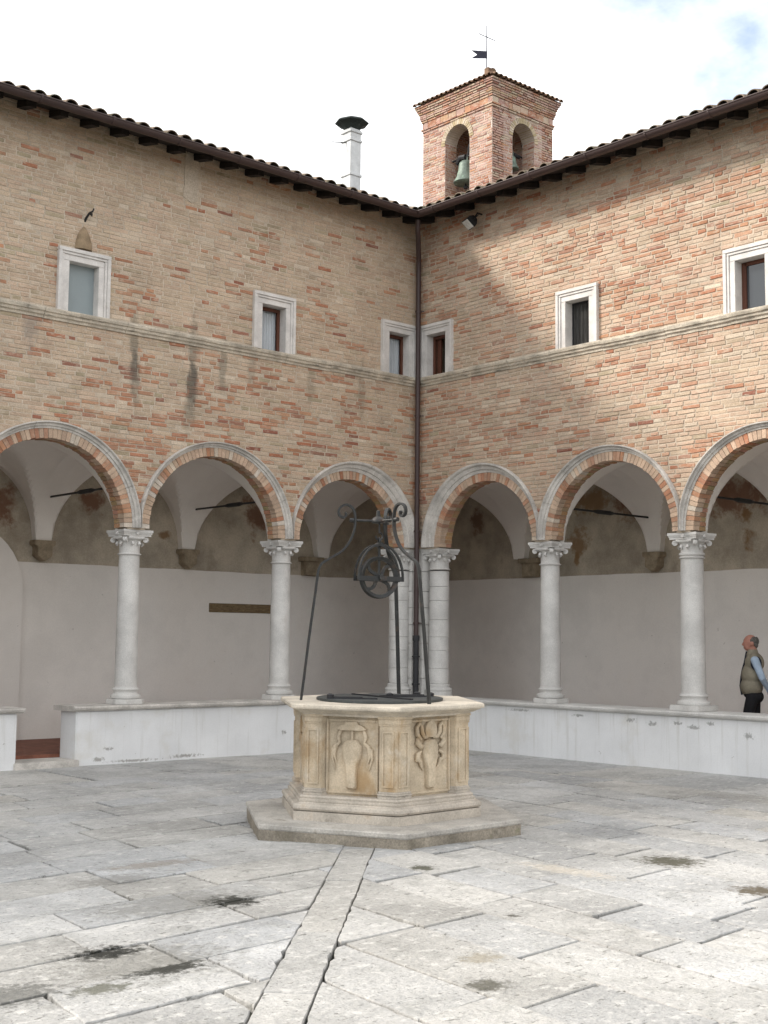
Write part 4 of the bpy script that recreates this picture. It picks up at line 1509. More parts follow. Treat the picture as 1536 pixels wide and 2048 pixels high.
# ------------------------------------------------------------------ bell tower
tw = thing('bell_tower', 'square red brick bell tower with arched openings and corbelled cornice behind the corner', 'tower', (7.95, 6.08, 0))
TX0, TX1, TY0, TY1 = 6.91, 9.01, 4.93, 7.25
ZT = 14.18
random.seed(77)
faces = [  # fn, length, opening centre, half width
    (lambda a, d, z: (TX0 + d, TY0 + a, z), TY1 - TY0, 1.14, 0.41),
    (lambda a, d, z: (TX0 + a, TY0 + d, z), TX1 - TX0, 1.06, 0.38),
    (lambda a, d, z: (TX1 - d, TY0 + a, z), TY1 - TY0, 1.14, 0.41),
    (lambda a, d, z: (TX0 + a, TY1 - d, z), TX1 - TX0, 1.06, 0.38)]
TH = 0.38
mb = MB()
bk = MB()
ibk = MB()
for fi, (fn, Lf, oc, ow) in enumerate(faces):
    zsp = 13.40
    top = lambda a, oc=oc, ow=ow: zsp + math.sqrt(max(0, ow * ow - (a - oc) ** 2))
    e0 = 0 if fi in (0, 2) else TH + 0.0
    panel(mb, fn, 0 if fi in (0, 2) else TH, Lf if fi in (0, 2) else Lf - TH, 7.0, 15.0 - 0.4, 0.0, TH, [(oc - ow, oc + ow, 11.2, top, 24)] if fi < 2 else [])
    z = 10.6
    while z < ZT:
        h = 0.046 * random.uniform(0.92, 1.08)
        cuts = []
        if z < zsp + ow + 0.11:
            rb = ow + 0.10
            hc = rb if z < zsp else math.sqrt(max(0, rb * rb - (z - zsp) ** 2))
            if z < zsp:
                hc = ow + 0.004
            if hc > 0:
                cuts = [(oc - hc, oc + hc)]
        if fi < 2:
            for (b0, b1) in course(0.004, Lf - 0.004, cuts):
                vs, fs = brick_geo(fn, b0, b1, z, z + h, random.uniform(0.003, 0.012))
                bk.add(vs, fs, brick_colour(2, b0 + fi * 5, z))
        z += h + 0.013
    # inside faces of the far walls show through the openings
    if fi >= 2:
        z = 11.6
        fin = lambda a, d, z, fn=fn: fn(a, TH - d, z)
        while z < 14.3:
            h = 0.046
            rb = ow + 0.02
            cuts = []
            for (b0, b1) in course(TH, Lf - TH, cuts):
                vs, fs = brick_geo(fin, b0, b1, z, z + h, random.uniform(0.003, 0.010))
                ibk.add(vs, fs, brick_colour(2, b0 + fi * 5, z))
            z += h + 0.011
    if fi < 2:
        if fi == 0:
            fj = lambda a, d, z: (TX0 + a, TY0 + oc + ow + d, z)
        else:
            fj = lambda a, d, z: (TX0 + oc + ow + d, TY0 + a, z)
        z = 11.25
        while z < 13.42:
            for (b0, b1) in course(0.0, TH, []):
                vs, fs = brick_geo(fj, b0, b1, z, z + 0.044, random.uniform(0.003, 0.010))
                ibk.add(vs, fs, brick_colour(2, b0 + fi * 5, z))
            z += 0.057
    # ring of arch bricks
    if fi < 2:
        n = 22
        for i in range(n):
            t0, t1 = math.pi * i / n + 0.012, math.pi * (i + 1) / n - 0.012
            vs = []
            for d in (-0.014 - random.uniform(0, .006), TH + 0.003):
                for (tt, rr) in ((t0, ow), (t1, ow), (t1, ow + 0.125), (t0, ow + 0.125)):
                    vs.append(fn(oc + rr * math.cos(tt), d, zsp + rr * math.sin(tt)))
            cc = lerp3(CREAM, (0.42, 0.33, 0.18), random.random())
            MB().add(vs, [(0, 1, 2, 3), (4, 7, 6, 5), (0, 4, 5, 1), (1, 5, 6, 2), (2, 6, 7, 3), (3, 7, 4, 0)], cc).build('voussoir', M['voussoir'], tw, attr=True)
mb.build('wall', M['tower_mortar'], tw, recalc=False)
bk.build('brickwork', M['brick'], tw, recalc=False, attr=True)['kind'] = 'stuff'
ibk.build('inner_brickwork', M['brick'], tw, recalc=False, attr=True)['kind'] = 'stuff'
# cornice: projecting brick courses
cz = 13.93
prof = [(0.03, 0.045), (0.05, 0.04), (0.0, 0.11)]
stack = [(e_ * 0.62, h_) for (e_, h_) in ((0.035, 0.05), (0.06, 0.045), (0.012, 0.15), (0.045, 0.05), (0.075, 0.045), (0.10, 0.05), (0.10, 0.05), (0.135, 0.05), (0.17, 0.05), (0.205, 0.05), (0.24, 0.05))]
for (e, h) in stack:
    cbk = MB()
    for fi in (0, 1):
        fn, Lf, oc, ow = faces[fi]
        x = -e
        while x < Lf + e:
            l = random.choice((0.27, 0.13, 0.27, 0.2)) * random.uniform(0.95, 1.05)
            b1 = min(x + l, Lf + e)
            if b1 - x > 0.03:
                vs, fs = brick_geo(lambda a, d, z: fn(a, d - e, z), x + 0.003, b1 - 0.003, cz + 0.004, cz + h - 0.005, random.uniform(0.002, 0.012), back=e + 0.05)
                c = brick_colour(2, x, cz)
                if random.random() < 0.18:
                    c = lerp3(c, (0.45, 0.33, 0.18), 0.5)
                cbk.add(vs, fs, c)
            x = b1 + 0.008
    x0, x1, y0, y1 = TX0 - e + 0.012, TX1 + e - 0.012, TY0 - e + 0.012, TY1 + e - 0.012
    cbk.box(x0, x1, y0, y1, cz, cz + h - 0.001, (0.50, 0.41, 0.35)) if cz > 14.2 else None
    cbk.build('cornice_course', M['brick'], tw, recalc=False, attr=True)
    cz += h
# low pyramid roof with tile rows
E_ = 0.17
rz = cz + 0.01
ap = ((TX0 + TX1) / 2, (TY0 + TY1) / 2, rz + 0.42)
mb = MB()
cr = [(TX0 - E_, TY0 - E_, rz), (TX1 + E_, TY0 - E_, rz), (TX1 + E_, TY1 + E_, rz), (TX0 - E_, TY1 + E_, rz)]
mb.add(cr + [ap], [(0, 1, 4), (1, 2, 4), (2, 3, 4), (3, 0, 4), (3, 2, 1, 0)])
troof = mb.build('roof', M['tower_tile'], tw)
for fi in (0, 1):
    Lt = (TY1 - TY0 if fi == 0 else TX1 - TX0) + 2 * E_
    n = int(Lt / 0.155)
    for i in range(n):
        a = (i + 0.5) * Lt / n - E_
        half = Lt / 2
        run = min(0.5, max(0.12, (half - abs(a + E_ - half)) * 0.9))
        mb = MB()
        vs, fs = [], []
        for (dd) in (0.0, run):
            for k in range(7):
                th_ = math.pi * k / 6
                for q in (0.068, 0.052):
                    off = q * math.cos(th_)
                    zz = rz + 0.005 + q * 0.9 * math.sin(th_) + dd * 0.42 / (1.05 + E_)
                    p = (TX0 - E_ - 0.05 + dd, TY0 + a + off, zz) if fi == 0 else (TX0 + a + off, TY0 - E_ - 0.05 + dd, zz)
                    vs.append(p)
        for k in range(6):
            o = 2 * k
            fs += [(o, o + 2, 14 + o + 2, 14 + o), (o + 1, o + 3, 14 + o + 3, 14 + o + 1), (o, o + 2, o + 3, o + 1)]
        mb.add(vs, fs).build('roof_tile', M['tower_tile'], troof, recalc=False)
mb = MB()
hp = (TX0 + 0.12, TY0 + 0.12)
mb.tube([(TX0 - E_ + 0.05, TY0 - E_ + 0.05, rz + 0.09), (TX0 + 0.25, TY0 + 0.25, rz + 0.26)], 0.085, 10)
mb.box(TX0 - 0.21, TX0 - 0.05, TY0 - 0.07, TY0 + 0.06, rz + 0.04, rz + 0.19)
mb.build('ridge_tile', M['tower_tile'], troof)

# weather vane with cross
vx, vy = 6.72, 4.93
D0 = (Vector((vx, vy, 15)) - CAM).dot(FW)
vz0 = rz + 0.1
vn = thing('weather_vane', 'thin iron cross with a swallow-tailed flag on top of the bell tower', 'weather vane', (vx, vy, vz0))
mb = MB()
mb.tube([(vx, vy, vz0), (vx, vy, 15.79)], [0.014, 0.010], 8)
mb.build('pole', M['vane'], vn)
mb = MB()
hv = RD * 0.19
mb.tube([(vx - hv.x, vy - hv.y, 15.60), (vx + hv.x, vy + hv.y, 15.43)], 0.010, 8)
mb.build('cross_arm', M['vane'], vn)
mb = MB()
poly = [(0, 0.0), (0, 0.175), (0.36, 0.195), (0.22, 0.09), (0.36, 0.0)]
mb.extrude(poly, lambda a, b, d: (vx - RD.x * a + d * VD.x, vy - RD.y * a + d * VD.y, 15.0 + b), -0.005, 0.005)
mb.build('flag', M['vane'], vn)

# bells
for bi, (bx_, by_, bz_, sc, lab) in enumerate(((7.16, 6.03, 12.42, 1.05, 'larger green bronze bell hanging in the left opening of the bell tower'),
                                              (8.02, 5.35, 12.80, 0.62, 'smaller green bronze bell half hidden in the right opening of the bell tower'))):
    bl = thing('bell', lab, 'bell', (bx_, by_, bz_), 'bells of the tower')
    mb = MB()
    mb.lathe([(0.27 * sc, bz_), (0.285 * sc, bz_ + 0.02 * sc), (0.26 * sc, bz_ + 0.07 * sc), (0.215 * sc, bz_ + 0.15 * sc), (0.18 * sc, bz_ + 0.27 * sc), (0.165 * sc, bz_ + 0.40 * sc), (0.15 * sc, bz_ + 0.47 * sc), (0.10 * sc, bz_ + 0.52 * sc), (0.0, bz_ + 0.53 * sc)], (bx_, by_), 32)
    mb.build('body', M['bell'], bl, smooth=True, angle=60)
    mb = MB()
    mb.tube([(bx_, by_, bz_ + 0.1 * sc), (bx_, by_, bz_ - 0.08 * sc)], [0.012, 0.02], 8)
    mb.lathe([(0.0, bz_ - 0.13 * sc), (0.05 * sc, bz_ - 0.11 * sc), (0.055 * sc, bz_ - 0.07 * sc), (0.0, bz_ - 0.03 * sc)], (bx_, by_), 12)
    mb.build('clapper', M['castiron'], bl)
    mb = MB()
    a0 = Vector((bx_, by_, bz_ + 0.62 * sc))
    for sg in (-1, 1):
        mb.tube([a0 + Vector((0, 0.05 * sg, -0.11 * sc)), a0 + Vector((0, 0.05 * sg, 0.03))], 0.018 * sc, 8)
    mb.build('crown', M['bell'], bl)
    mb = MB()
    yv = Vector((0.0, 1.0, 0))
    if bi == 0:
        mb.tube([a0 - yv * 0.70, a0 + yv * 0.85], 0.022, 8)
        mb.tube([a0 + yv * 0.0, a0 + yv * 0.18 + Vector((0, 0, 0.02)), a0 + yv * 0.30 + Vector((0, 0, -0.10))], [0.07, 0.075, 0.05], 8)
        mb.tube([a0 + Vector((0, -0.06, 0)), a0 + Vector((0, -0.12, 0.28))], 0.03, 6)
    else:
        xv = Vector((1.0, 0, 0))
        mb.tube([a0 - xv * 0.73, a0 + xv * 0.60], 0.02, 8)
        mb.tube([a0 + xv * 0.05, a0 + xv * 0.26 + Vector((0, 0, -0.02))], [0.05, 0.05], 8)
    mb.build('headstock', M['castiron'], bl)

# ------------------------------------------------------------------ the well
well = thing('well', 'hexagonal carved pale stone well head on a stone step in the middle of the courtyard', 'well', tuple(WC))


def wt(p):
    q = Vector((p[0], p[1], 0)) - WC
    return (p[0], p[1], p[2] + TILT * q.dot(VD))


HROT = -0.027


def hexring(mb, rings, jitv=0.0, sub=1, cap=True):
    """rings of (R,z); loft of hexagons, optionally with worn, subdivided edges"""
    vs, fs = [], []
    n = 6 * sub
    for (r, z) in rings:
        vert = [Vector((WC.x + r * math.cos(HROT + math.pi + k * math.pi / 3), WC.y + r * math.sin(HROT + math.pi + k * math.pi / 3), z)) for k in range(6)]
        for k in range(6):
            for s_ in range(sub):
                p = vert[k].lerp(vert[(k + 1) % 6], s_ / sub)
                if jitv:
                    nn = mn.noise(Vector((p.x * 5, p.y * 5, p.z * 9)))
                    n2 = mn.noise(Vector((p.x * 17, p.y * 17, p.z * 20 + 4)))
                    o = (p - Vector((WC.x, WC.y, p.z))).normalized()
                    p = p + o * (nn * jitv + n2 * jitv * 0.4) + Vector((0, 0, n2 * jitv * 0.35))
                    if s_ == 0:
                        p = p - o * abs(nn) * jitv * 0.6
                vs.append(wt(p))
    for j in range(len(rings) - 1):
        for i in range(n):
            i2 = (i + 1) % n
            fs.append((j * n + i, j * n + i2, (j + 1) * n + i2, (j + 1) * n + i))
    if cap:
        fs.append(tuple(range(n))[::-1])
        fs.append(tuple((len(rings) - 1) * n + i for i in range(n)))
    return mb.add(vs, fs)


mb = MB()
hexring(mb, [(1.292, 0.10), (1.30, 0.112), (1.298, 0.138), (1.288, 0.146), (0.88, 0.146)], 0.007, 16)
mb.build('step', M['step'], well, smooth=True, angle=22)
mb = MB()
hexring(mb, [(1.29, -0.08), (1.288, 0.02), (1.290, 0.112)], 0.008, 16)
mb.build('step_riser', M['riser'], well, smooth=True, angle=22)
mb = MB()
hexring(mb, [(0.935, 0.13), (0.935, 0.214), (0.925, 0.220)], 0.004, 10)
mb.build('plinth', M['well_base'], well, smooth=True, angle=18)
mb = MB()
hexring(mb, [(0.895, 0.215), (0.895, 0.226), (0.930, 0.230), (0.942, 0.246), (0.938, 0.268), (0.920, 0.280), (0.885, 0.282), (0.878, 0.292), (0.882, 0.300), (0.882, 0.312), (0.862, 0.318), (0.868, 0.334), (0.856, 0.346), (0.80, 0.348)], 0.004, 10)
mb.build('base_moulding', M['well_base'], well, smooth=True, angle=18)
mb = MB()
hexring(mb, [(0.755, 0.33), (0.755, 1.03)], 0.0, 1)
mb.build('drum', M['well'], well)
mb = MB()
hexring(mb, [(0.78, 1.008), (0.835, 1.010), (0.842, 1.022), (0.842, 1.030), (0.868, 1.034), (0.90, 1.050), (0.935, 1.062), (0.935, 1.070), (0.965, 1.072), (0.970, 1.084), (0.968, 1.102), (0.958, 1.110), (0.55, 1.110)], 0.005, 10)
mb.build('rim', M['well_rim'], well, smooth=True, angle=18)
# corner pilasters with sunk panels, bases and caps; framed panels on the faces
HV = [Vector((math.cos(HROT + math.pi + k * math.pi / 3), math.sin(HROT + math.pi + k * math.pi / 3), 0)) for k in range(6)]
for k in range(6):
    Vk = HV[k]
    e1 = (HV[(k + 1) % 6] - Vk).normalized()
    e0 = (HV[(k - 1) % 6] - Vk).normalized()

    def chev(rr, wid, z0, z1, inner=0.745):
        o = WC + Vk * rr
        pin = WC + Vk * inner
        pts = [o + e0 * wid, o, o + e1 * wid, pin + e1 * (wid * 0.92), pin, pin + e0 * (wid * 0.92)]
        vs = [wt((p.x, p.y, z0)) for p in pts] + [wt((p.x, p.y, z1)) for p in pts]
        return vs, [(0, 1, 4, 5), (1, 2, 3, 4), (6, 11, 10, 7), (7, 10, 9, 8)] + [(i, (i + 1) % 6, 6 + (i + 1) % 6, 6 + i) for i in range(6)]
    mb = MB()
    mb.add(*chev(0.822, 0.150, 0.40, 0.945))
    pil = mb.build('pilaster', M['well'], well, bevel=0.005)
    mb = MB()
    mb.add(*chev(0.836, 0.166, 0.344, 0.372))
    mb.add(*chev(0.844, 0.172, 0.372, 0.388))
    mb.add(*chev(0.832, 0.160, 0.388, 0.404))
    mb.build('pilaster_base', M['well_base'], pil, bevel=0.004)
    mb = MB()
    mb.add(*chev(0.832, 0.160, 0.94, 0.956))
    mb.add(*chev(0.836, 0.164, 0.956, 1.000))
    mb.add(*chev(0.846, 0.174, 1.000, 1.022))
    mb.build('pilaster_cap', M['well'], pil, bevel=0.004)
    # raised fillet round each pilaster half
    mb = MB()
    for e in (e0, e1):
        nrm = Vector((e.y, -e.x, 0))
        if nrm.dot(Vk) < 0:
            nrm = -nrm
        o = WC + Vk * 0.822
        for (s0, s1, z0, z1) in ((0.022, 0.036, 0.44, 0.90), (0.112, 0.126, 0.44, 0.90), (0.036, 0.112, 0.44, 0.454), (0.036, 0.112, 0.886, 0.90)):
            vs = [wt(tuple(o + e * s_ + nrm * d_ + Vector((0, 0, z_)))) for (s_, z_) in ((s0, z0), (s1, z0), (s1, z1), (s0, z1)) for d_ in (-0.004, 0.011)]
            mb.add(vs, [(1, 3, 5, 7), (0, 1, 3, 2), (2, 3, 5, 4), (4, 5, 7, 6), (6, 7, 1, 0)])
    mb.build('pilaster_panel', M['well'], pil)
    # framed sunk panel of the face between vertex k and k+1
    mid = (HV[k] + HV[(k + 1) % 6]) / 2
    nf = mid.normalized()
    ef = (HV[(k + 1) % 6] - HV[k]).normalized()
    of = WC + mid * 0.755

    def fp(s_, z_, d_, of=of, ef=ef, nf=nf):
        p = of + ef * s_ + nf * (d_ * 1.15)
        return wt((p.x, p.y, z_))
    mb = MB()
    hwf = 0.235
    for (s0, s1, z0, z1) in ((-hwf, -hwf + 0.022, 0.365, 0.985), (hwf - 0.022, hwf, 0.365, 0.985), (-hwf + 0.022, hwf - 0.022, 0.365, 0.387), (-hwf + 0.022, hwf - 0.022, 0.963, 0.985)):
        mb.extrude([(s0, z0), (s1, z0), (s1, z1), (s0, z1)], fp, -0.004, 0.017)
    mb.build('panel_frame', M['well'], well, bevel=0.005)
    if k > 1 and k != 5:
        continue
    # coat of arms: horse-head shield with crest
    sgn = 1 if k else -1
    sh = [(-0.062, 0.80), (-0.04, 0.815), (0.04, 0.815), (0.062, 0.80), (0.085, 0.765), (0.088, 0.72), (0.078, 0.66), (0.055, 0.60), (0.046, 0.54), (0.045, 0.42), (0.03, 0.405), (-0.03, 0.405), (-0.045, 0.42), (-0.046, 0.54), (-0.055, 0.60), (-0.078, 0.66), (-0.088, 0.72), (-0.085, 0.765)]
    lay = MB()
    inner = [(s_ * 0.80, 0.62 + (z_ - 0.62) * 0.93) for (s_, z_) in sh]
    N_ = len(sh)
    vs = [fp(s_, z_, -0.003) for s_, z_ in sh] + [fp(s_, z_, 0.024) for s_, z_ in sh] + [fp(s_, z_, 0.040) for s_, z_ in inner]
    fs = [tuple(2 * N_ + i for i in range(N_))] + [(r_ + i, r_ + (i + 1) % N_, r_ + N_ + (i + 1) % N_, r_ + N_ + i) for r_ in (0, N_) for i in range(N_)]
    lay.add(vs, fs).build('shield', M['well'], well, smooth=True, angle=50)
    rl = MB()
    if k == 0:
        # broad hat with hanging cords
        hat = [(-0.135, 0.905), (-0.10, 0.93), (-0.06, 0.945), (-0.05, 0.965), (0.05, 0.965), (0.06, 0.945), (0.10, 0.93), (0.135, 0.905), (0.09, 0.895), (-0.09, 0.895)]
        rl.extrude(hat, fp, -0.003, 0.038)
        for sg in (-1, 1):
            rl.tube([fp(sg * 0.10, 0.90, 0.012), fp(sg * 0.125, 0.84, 0.014), fp(sg * 0.11, 0.79, 0.014), fp(sg * 0.15, 0.76, 0.012), fp(sg * 0.16, 0.68, 0.012), fp(sg * 0.14, 0.62, 0.012)], [0.016, 0.018, 0.014, 0.02, 0.014, 0.006], 8)
            rl.tube([fp(sg * 0.13, 0.76, 0.008), fp(sg * 0.17, 0.73, 0.012), fp(sg * 0.18, 0.66, 0.008), fp(sg * 0.15, 0.56, 0.004)], [0.012, 0.02, 0.014, 0.004], 8)
        rl.tube([fp(0, 0.90, 0.012), fp(0.0, 0.81, 0.014)], 0.014, 8)
    else:
        # mitre and curling ribbons
        mit = [(-0.055, 0.835), (0.055, 0.835), (0.068, 0.89), (0.06, 0.93), (0.03, 0.965), (0.0, 0.972), (-0.03, 0.965), (-0.06, 0.93), (-0.068, 0.89)]
        rl.extrude(mit, fp, -0.003, 0.030)
        for sg in (-1, 1):
            rl.tube([fp(sg * 0.03, 0.83, 0.014), fp(sg * 0.075, 0.835, 0.022), fp(sg * 0.10, 0.875, 0.024), fp(sg * 0.105, 0.93, 0.022), fp(sg * 0.13, 0.95, 0.02), fp(sg * 0.155, 0.92, 0.02), fp(sg * 0.15, 0.86, 0.022), fp(sg * 0.11, 0.82, 0.022)], [0.012, 0.018, 0.02, 0.018, 0.018, 0.02, 0.02, 0.014], 8)
            rl.tube([fp(sg * 0.14, 0.83, 0.012), fp(sg * 0.15, 0.79, 0.022), fp(sg * 0.11, 0.755, 0.024), fp(sg * 0.09, 0.77, 0.02)], [0.014, 0.026, 0.024, 0.012], 8)
            rl.tube([fp(sg * 0.10, 0.72, 0.012), fp(sg * 0.145, 0.695, 0.02), fp(sg * 0.15, 0.65, 0.02), fp(sg * 0.115, 0.64, 0.016), fp(sg * 0.105, 0.60, 0.012), fp(sg * 0.07, 0.56, 0.006)], [0.012, 0.022, 0.024, 0.02, 0.014, 0.006], 8)
    rl.build('relief', M['well'], well, smooth=True, angle=50)

# iron lid
lid = thing('iron_cover', 'round dark iron cover with strap hinges lying on the well head', 'cover', (WC.x, WC.y, 1.11))
TOPZ = 1.112


def lp(l, f, z):
    p = WC + RD * l + VD * f
    return wt((p.x, p.y, TOPZ + z))


mb = MB()
n = 48
vs = [lp(0.565 * math.cos(2 * math.pi * k / n), 0.565 * math.sin(2 * math.pi * k / n), z) for z in (0, 0.02) for k in range(n)]
mb.add(vs, [tuple(range(n))[::-1], tuple(range(n, 2 * n))] + [(i, (i + 1) % n, n + (i + 1) % n, n + i) for i in range(n)])
mb.build('plate', M['lid'], lid, bevel=0.003)
for (p0, p1) in (((-0.42, -0.26), (-0.02, -0.30)), ((-0.46, -0.14), (-0.15, -0.16)), ((0.0, 0.12), (0.40, 0.28)), ((-0.25, 0.35), (0.28, -0.35)), ((0.10, 0.02), (0.44, 0.10))):
    mb = MB()
    mb.tube([lp(*p0, 0.026), lp(*p1, 0.026)], 0, rect=(0.006, 0.014))
    mb.build('strap', M['castiron'], lid)
for p in ((-0.43, -0.26), (0.09, 0.02), (0.34, 0.33), (0.46, 0.2)):
    mb = MB()
    mb.lathe([(0.03, wt((*(WC + RD * p[0] + VD * p[1]).to_tuple()[:2], TOPZ))[2] + 0.015), (0.032, TOPZ + 0.05), (0.01, TOPZ + 0.06)], (WC + RD * p[0] + VD * p[1]).to_tuple()[:2], 10)
    mb.build('hinge', M['castiron'], lid)

# wrought iron tripod
fr = thing('iron_tripod', 'dark wrought iron tripod with three scrolled legs standing on the well', 'well frame', (WC.x, WC.y, 1.11))
off = RD * (-0.03)
FC = WC + off
prof = [(0.68, 1.10), (0.655, 1.30), (0.61, 1.70), (0.565, 2.05), (0.545, 2.22), (0.535, 2.27), (0.51, 2.315), (0.47, 2.342), (0.40, 2.385), (0.33, 2.43), (0.27, 2.50), (0.225, 2.60), (0.213, 2.68), (0.212, 2.75), (0.225, 2.80),
        (0.25, 2.833), (0.285, 2.848), (0.32, 2.842), (0.35, 2.822), (0.365, 2.79), (0.36, 2.76), (0.34, 2.738), (0.315, 2.735), (0.297, 2.75), (0.298, 2.77), (0.308, 2.778)]


def smooth_curve(pts, k=3):
    out = []
    for i in range(len(pts) - 1):
        p0 = pts[max(i - 1, 0)]
        p1, p2 = pts[i], pts[i + 1]
        p3 = pts[min(i + 2, len(pts) - 1)]
        for j in range(k):
            t_ = j / k
            out.append(tuple(0.5 * (2 * b + (-a + c) * t_ + (2 * a - 5 * b + 4 * c - d) * t_ ** 2 + (-a + 3 * b - 3 * c + d) * t_ ** 3) for a, b, c, d in zip(p0, p1, p2, p3)))
    out.append(pts[-1])
    return out


prof = smooth_curve(prof)
for ph in (72, 192, 312):
    e = RD * math.cos(R(ph)) + VD * math.sin(R(ph))
    tn = Vector((-e.y, e.x, 0))
    pts = []
    for (rho, z) in prof:
        p = FC + e * rho
        zz = z
        if z < 1.2:
            zz = wt((p.x, p.y, z))[2]
        pts.append((p.x, p.y, zz))
    mb = MB()
    mb.tube(pts, 0, rect=(0.017, 0.010), upv=tn)
    leg = mb.build('leg', M['iron'], fr, bevel=0.003)
    mb = MB()
    mb.tube([tuple(FC + e * 0.02 + Vector((0, 0, 2.71))), tuple(FC + e * 0.255 + Vector((0, 0, 2.71)))], 0.010, 8)
    mb.tube([tuple(FC + e * 0.225 + Vector((0, 0, 2.71))), tuple(FC + e * 0.262 + Vector((0, 0, 2.71)))], 0.02, 8)
    mb.build('tie_bar', M['iron'], fr)
mb = MB()
mb.lathe([(0.05, 2.69), (0.062, 2.70), (0.062, 2.72), (0.05, 2.735), (0.02, 2.75), (0.018, 2.80), (0.0, 2.81)], (FC.x, FC.y), 16)
mb.build('hub', M['iron'], fr, smooth=True)

# pulley
pul = thing('pulley', 'large iron pulley wheel in a D-shaped yoke hanging from the tripod hook', 'pulley', (FC.x, FC.y, 2.0))
pr = (RD * math.cos(R(28)) + VD * math.sin(R(28))).normalized()
pn = Vector((-pr.y, pr.x, 0))
PC = FC + Vector((0, 0, 2.20)) + RD * 0.012


def pp(x, z, d=0):
    return tuple(PC + pr * x + pn * d + Vector((0, 0, z)))


mb = MB()
hook = [(0.0, 0.50), (0.0, 0.44), (0.0, 0.405)] + [(0.034 * math.sin(R(a_)), 0.371 + 0.034 * math.cos(R(a_))) for a_ in range(0, 300, 25)]
mb.tube([pp(x_, z_) for (x_, z_) in hook], 0.009, 8)
mb.tube([pp(0.0 + 0.03 * math.cos(R(a_)) * 0.2, 0.318 + 0.04 * math.sin(R(a_)), 0.028 * math.cos(R(a_))) for a_ in range(0, 361, 30)], 0.009, 8)
mb.build('hook', M['iron'], pul, smooth=True)
arc = [(0.225 * math.cos(R(a_)), -0.005 + 0.30 * math.sin(R(a_))) for a_ in range(0, 181, 8)]
for d_ in (-0.038, 0.038):
    mb = MB()
    mb.tube([pp(0.225, -0.03, d_)] + [pp(x_, z_, d_) for (x_, z_) in arc] + [pp(-0.225, -0.03, d_)], 0, rect=(0.011, 0.008), upv=tuple(pn))
    mb.tube([pp(-0.235, -0.012, d_), pp(0.235, -0.012, d_)], 0, rect=(0.022, 0.006), upv=(0, 0, 1))
    mb.build('yoke', M['iron'], pul)
mb = MB()
mb.tube([pp(0.0, 0.295, -0.05), pp(0.0, 0.295, 0.05)], 0.02, 8)
mb.tube([pp(0.0, 0.29, -0.0), pp(0, 0.02, -0.0)], 0, rect=(0.012, 0.006), upv=tuple(pr))
mb.tube([pp(0, 0, -0.062), pp(0, 0, 0.062)], 0.026, 12)
mb.build('axle', M['iron'], pul)
rim_r = 0.185
mb = MB()
vs, fs = [], []
n = 48
sec = [(rim_r, -0.03), (rim_r + 0.005, -0.024), (rim_r - 0.018, -0.006), (rim_r - 0.018, 0.006), (rim_r + 0.005, 0.024), (rim_r, 0.03), (rim_r - 0.03, 0.016), (rim_r - 0.03, -0.016)]
for k in range(n):
    a_ = 2 * math.pi * k / n
    for (rr_, d_) in sec:
        vs.append(pp(rr_ * math.cos(a_), rr_ * math.sin(a_), d_))
K = len(sec)
for k in range(n):
    for j in range(K):
        fs.append((k * K + j, k * K + (j + 1) % K, ((k + 1) % n) * K + (j + 1) % K, ((k + 1) % n) * K + j))
mb.add(vs, fs)
wheel = mb.build('wheel', M['iron'], pul, smooth=True, angle=30)
for k in range(4):
    a_ = R(40 + 90 * k)
    mb = MB()
    pts = []
    for j in range(8):
        t_ = j / 7
        an = a_ + 0.5 * math.sin(math.pi * t_) * 0.6
        rr_ = 0.02 + (rim_r - 0.04) * t_
        pts.append(pp(rr_ * math.cos(an), rr_ * math.sin(an)))
    mb.tube(pts, 0, rect=(0.008, 0.014), upv=tuple(pn))
    mb.build('spoke', M['iron'], wheel)


# ------------------------------------------------------------------ the walking man
def uv_ball(c, r, seg=20, ring=14):
    vs, fs = [], []
    for i in range(ring + 1):
        th_ = math.pi * i / ring
        for j in range(seg):
            ph = 2 * math.pi * j / seg
            vs.append((c[0] + r[0] * math.sin(th_) * math.cos(ph), c[1] + r[1] * math.sin(th_) * math.sin(ph), c[2] + r[2] * math.cos(th_)))
    for i in range(ring):
        for j in range(seg):
            fs.append((i * seg + j, (i + 1) * seg + j, (i + 1) * seg + (j + 1) % seg, i * seg + (j + 1) % seg))
    return vs, fs


def limb(mb, p0, p1, r0, r1):
    p0, p1 = Vector(p0), Vector(p1)
    ax = (p1 - p0).normalized()
    L_ = (p1 - p0).length
    pts, rs = [], []
    for k in range(5):
        a_ = math.pi / 2 * (1 - k / 4)
        pts.append(p0 - ax * r0 * math.sin(a_))
        rs.append(max(0.001, r0 * math.cos(a_)))
    for k in range(1, 4):
        pts.append(p0.lerp(p1, k / 4))
        rs.append(r0 + (r1 - r0) * k / 4)
    for k in range(5):
        a_ = math.pi / 2 * k / 4
        pts.append(p1 + ax * r1 * math.sin(a_))
        rs.append(max(0.001, r1 * math.cos(a_)))
    mb.tube([tuple(p) for p in pts], rs, 14)


def remesh(mb, voxel, smooth_it, name):
    me = bpy.data.meshes.new(name)
    me.from_pydata(mb.v, [], mb.f)
    bm = bmesh.new()
    bm.from_mesh(me)
    bmesh.ops.recalc_face_normals(bm, faces=bm.faces)
    bm.to_mesh(me)
    bm.free()
    o = bpy.data.objects.new(name, me)
    COL.objects.link(o)
    md = o.modifiers.new('r', 'REMESH')
    md.mode = 'VOXEL'
    md.voxel_size = voxel
    ms = o.modifiers.new('s', 'SMOOTH')
    ms.iterations = smooth_it
    ms.factor = 0.5
    dg = bpy.context.evaluated_depsgraph_get()
    out = bpy.data.meshes.new_from_object(o.evaluated_get(dg))
    bpy.data.objects.remove(o)
    out.polygons.foreach_set('use_smooth', [True] * len(out.polygons))
    return out


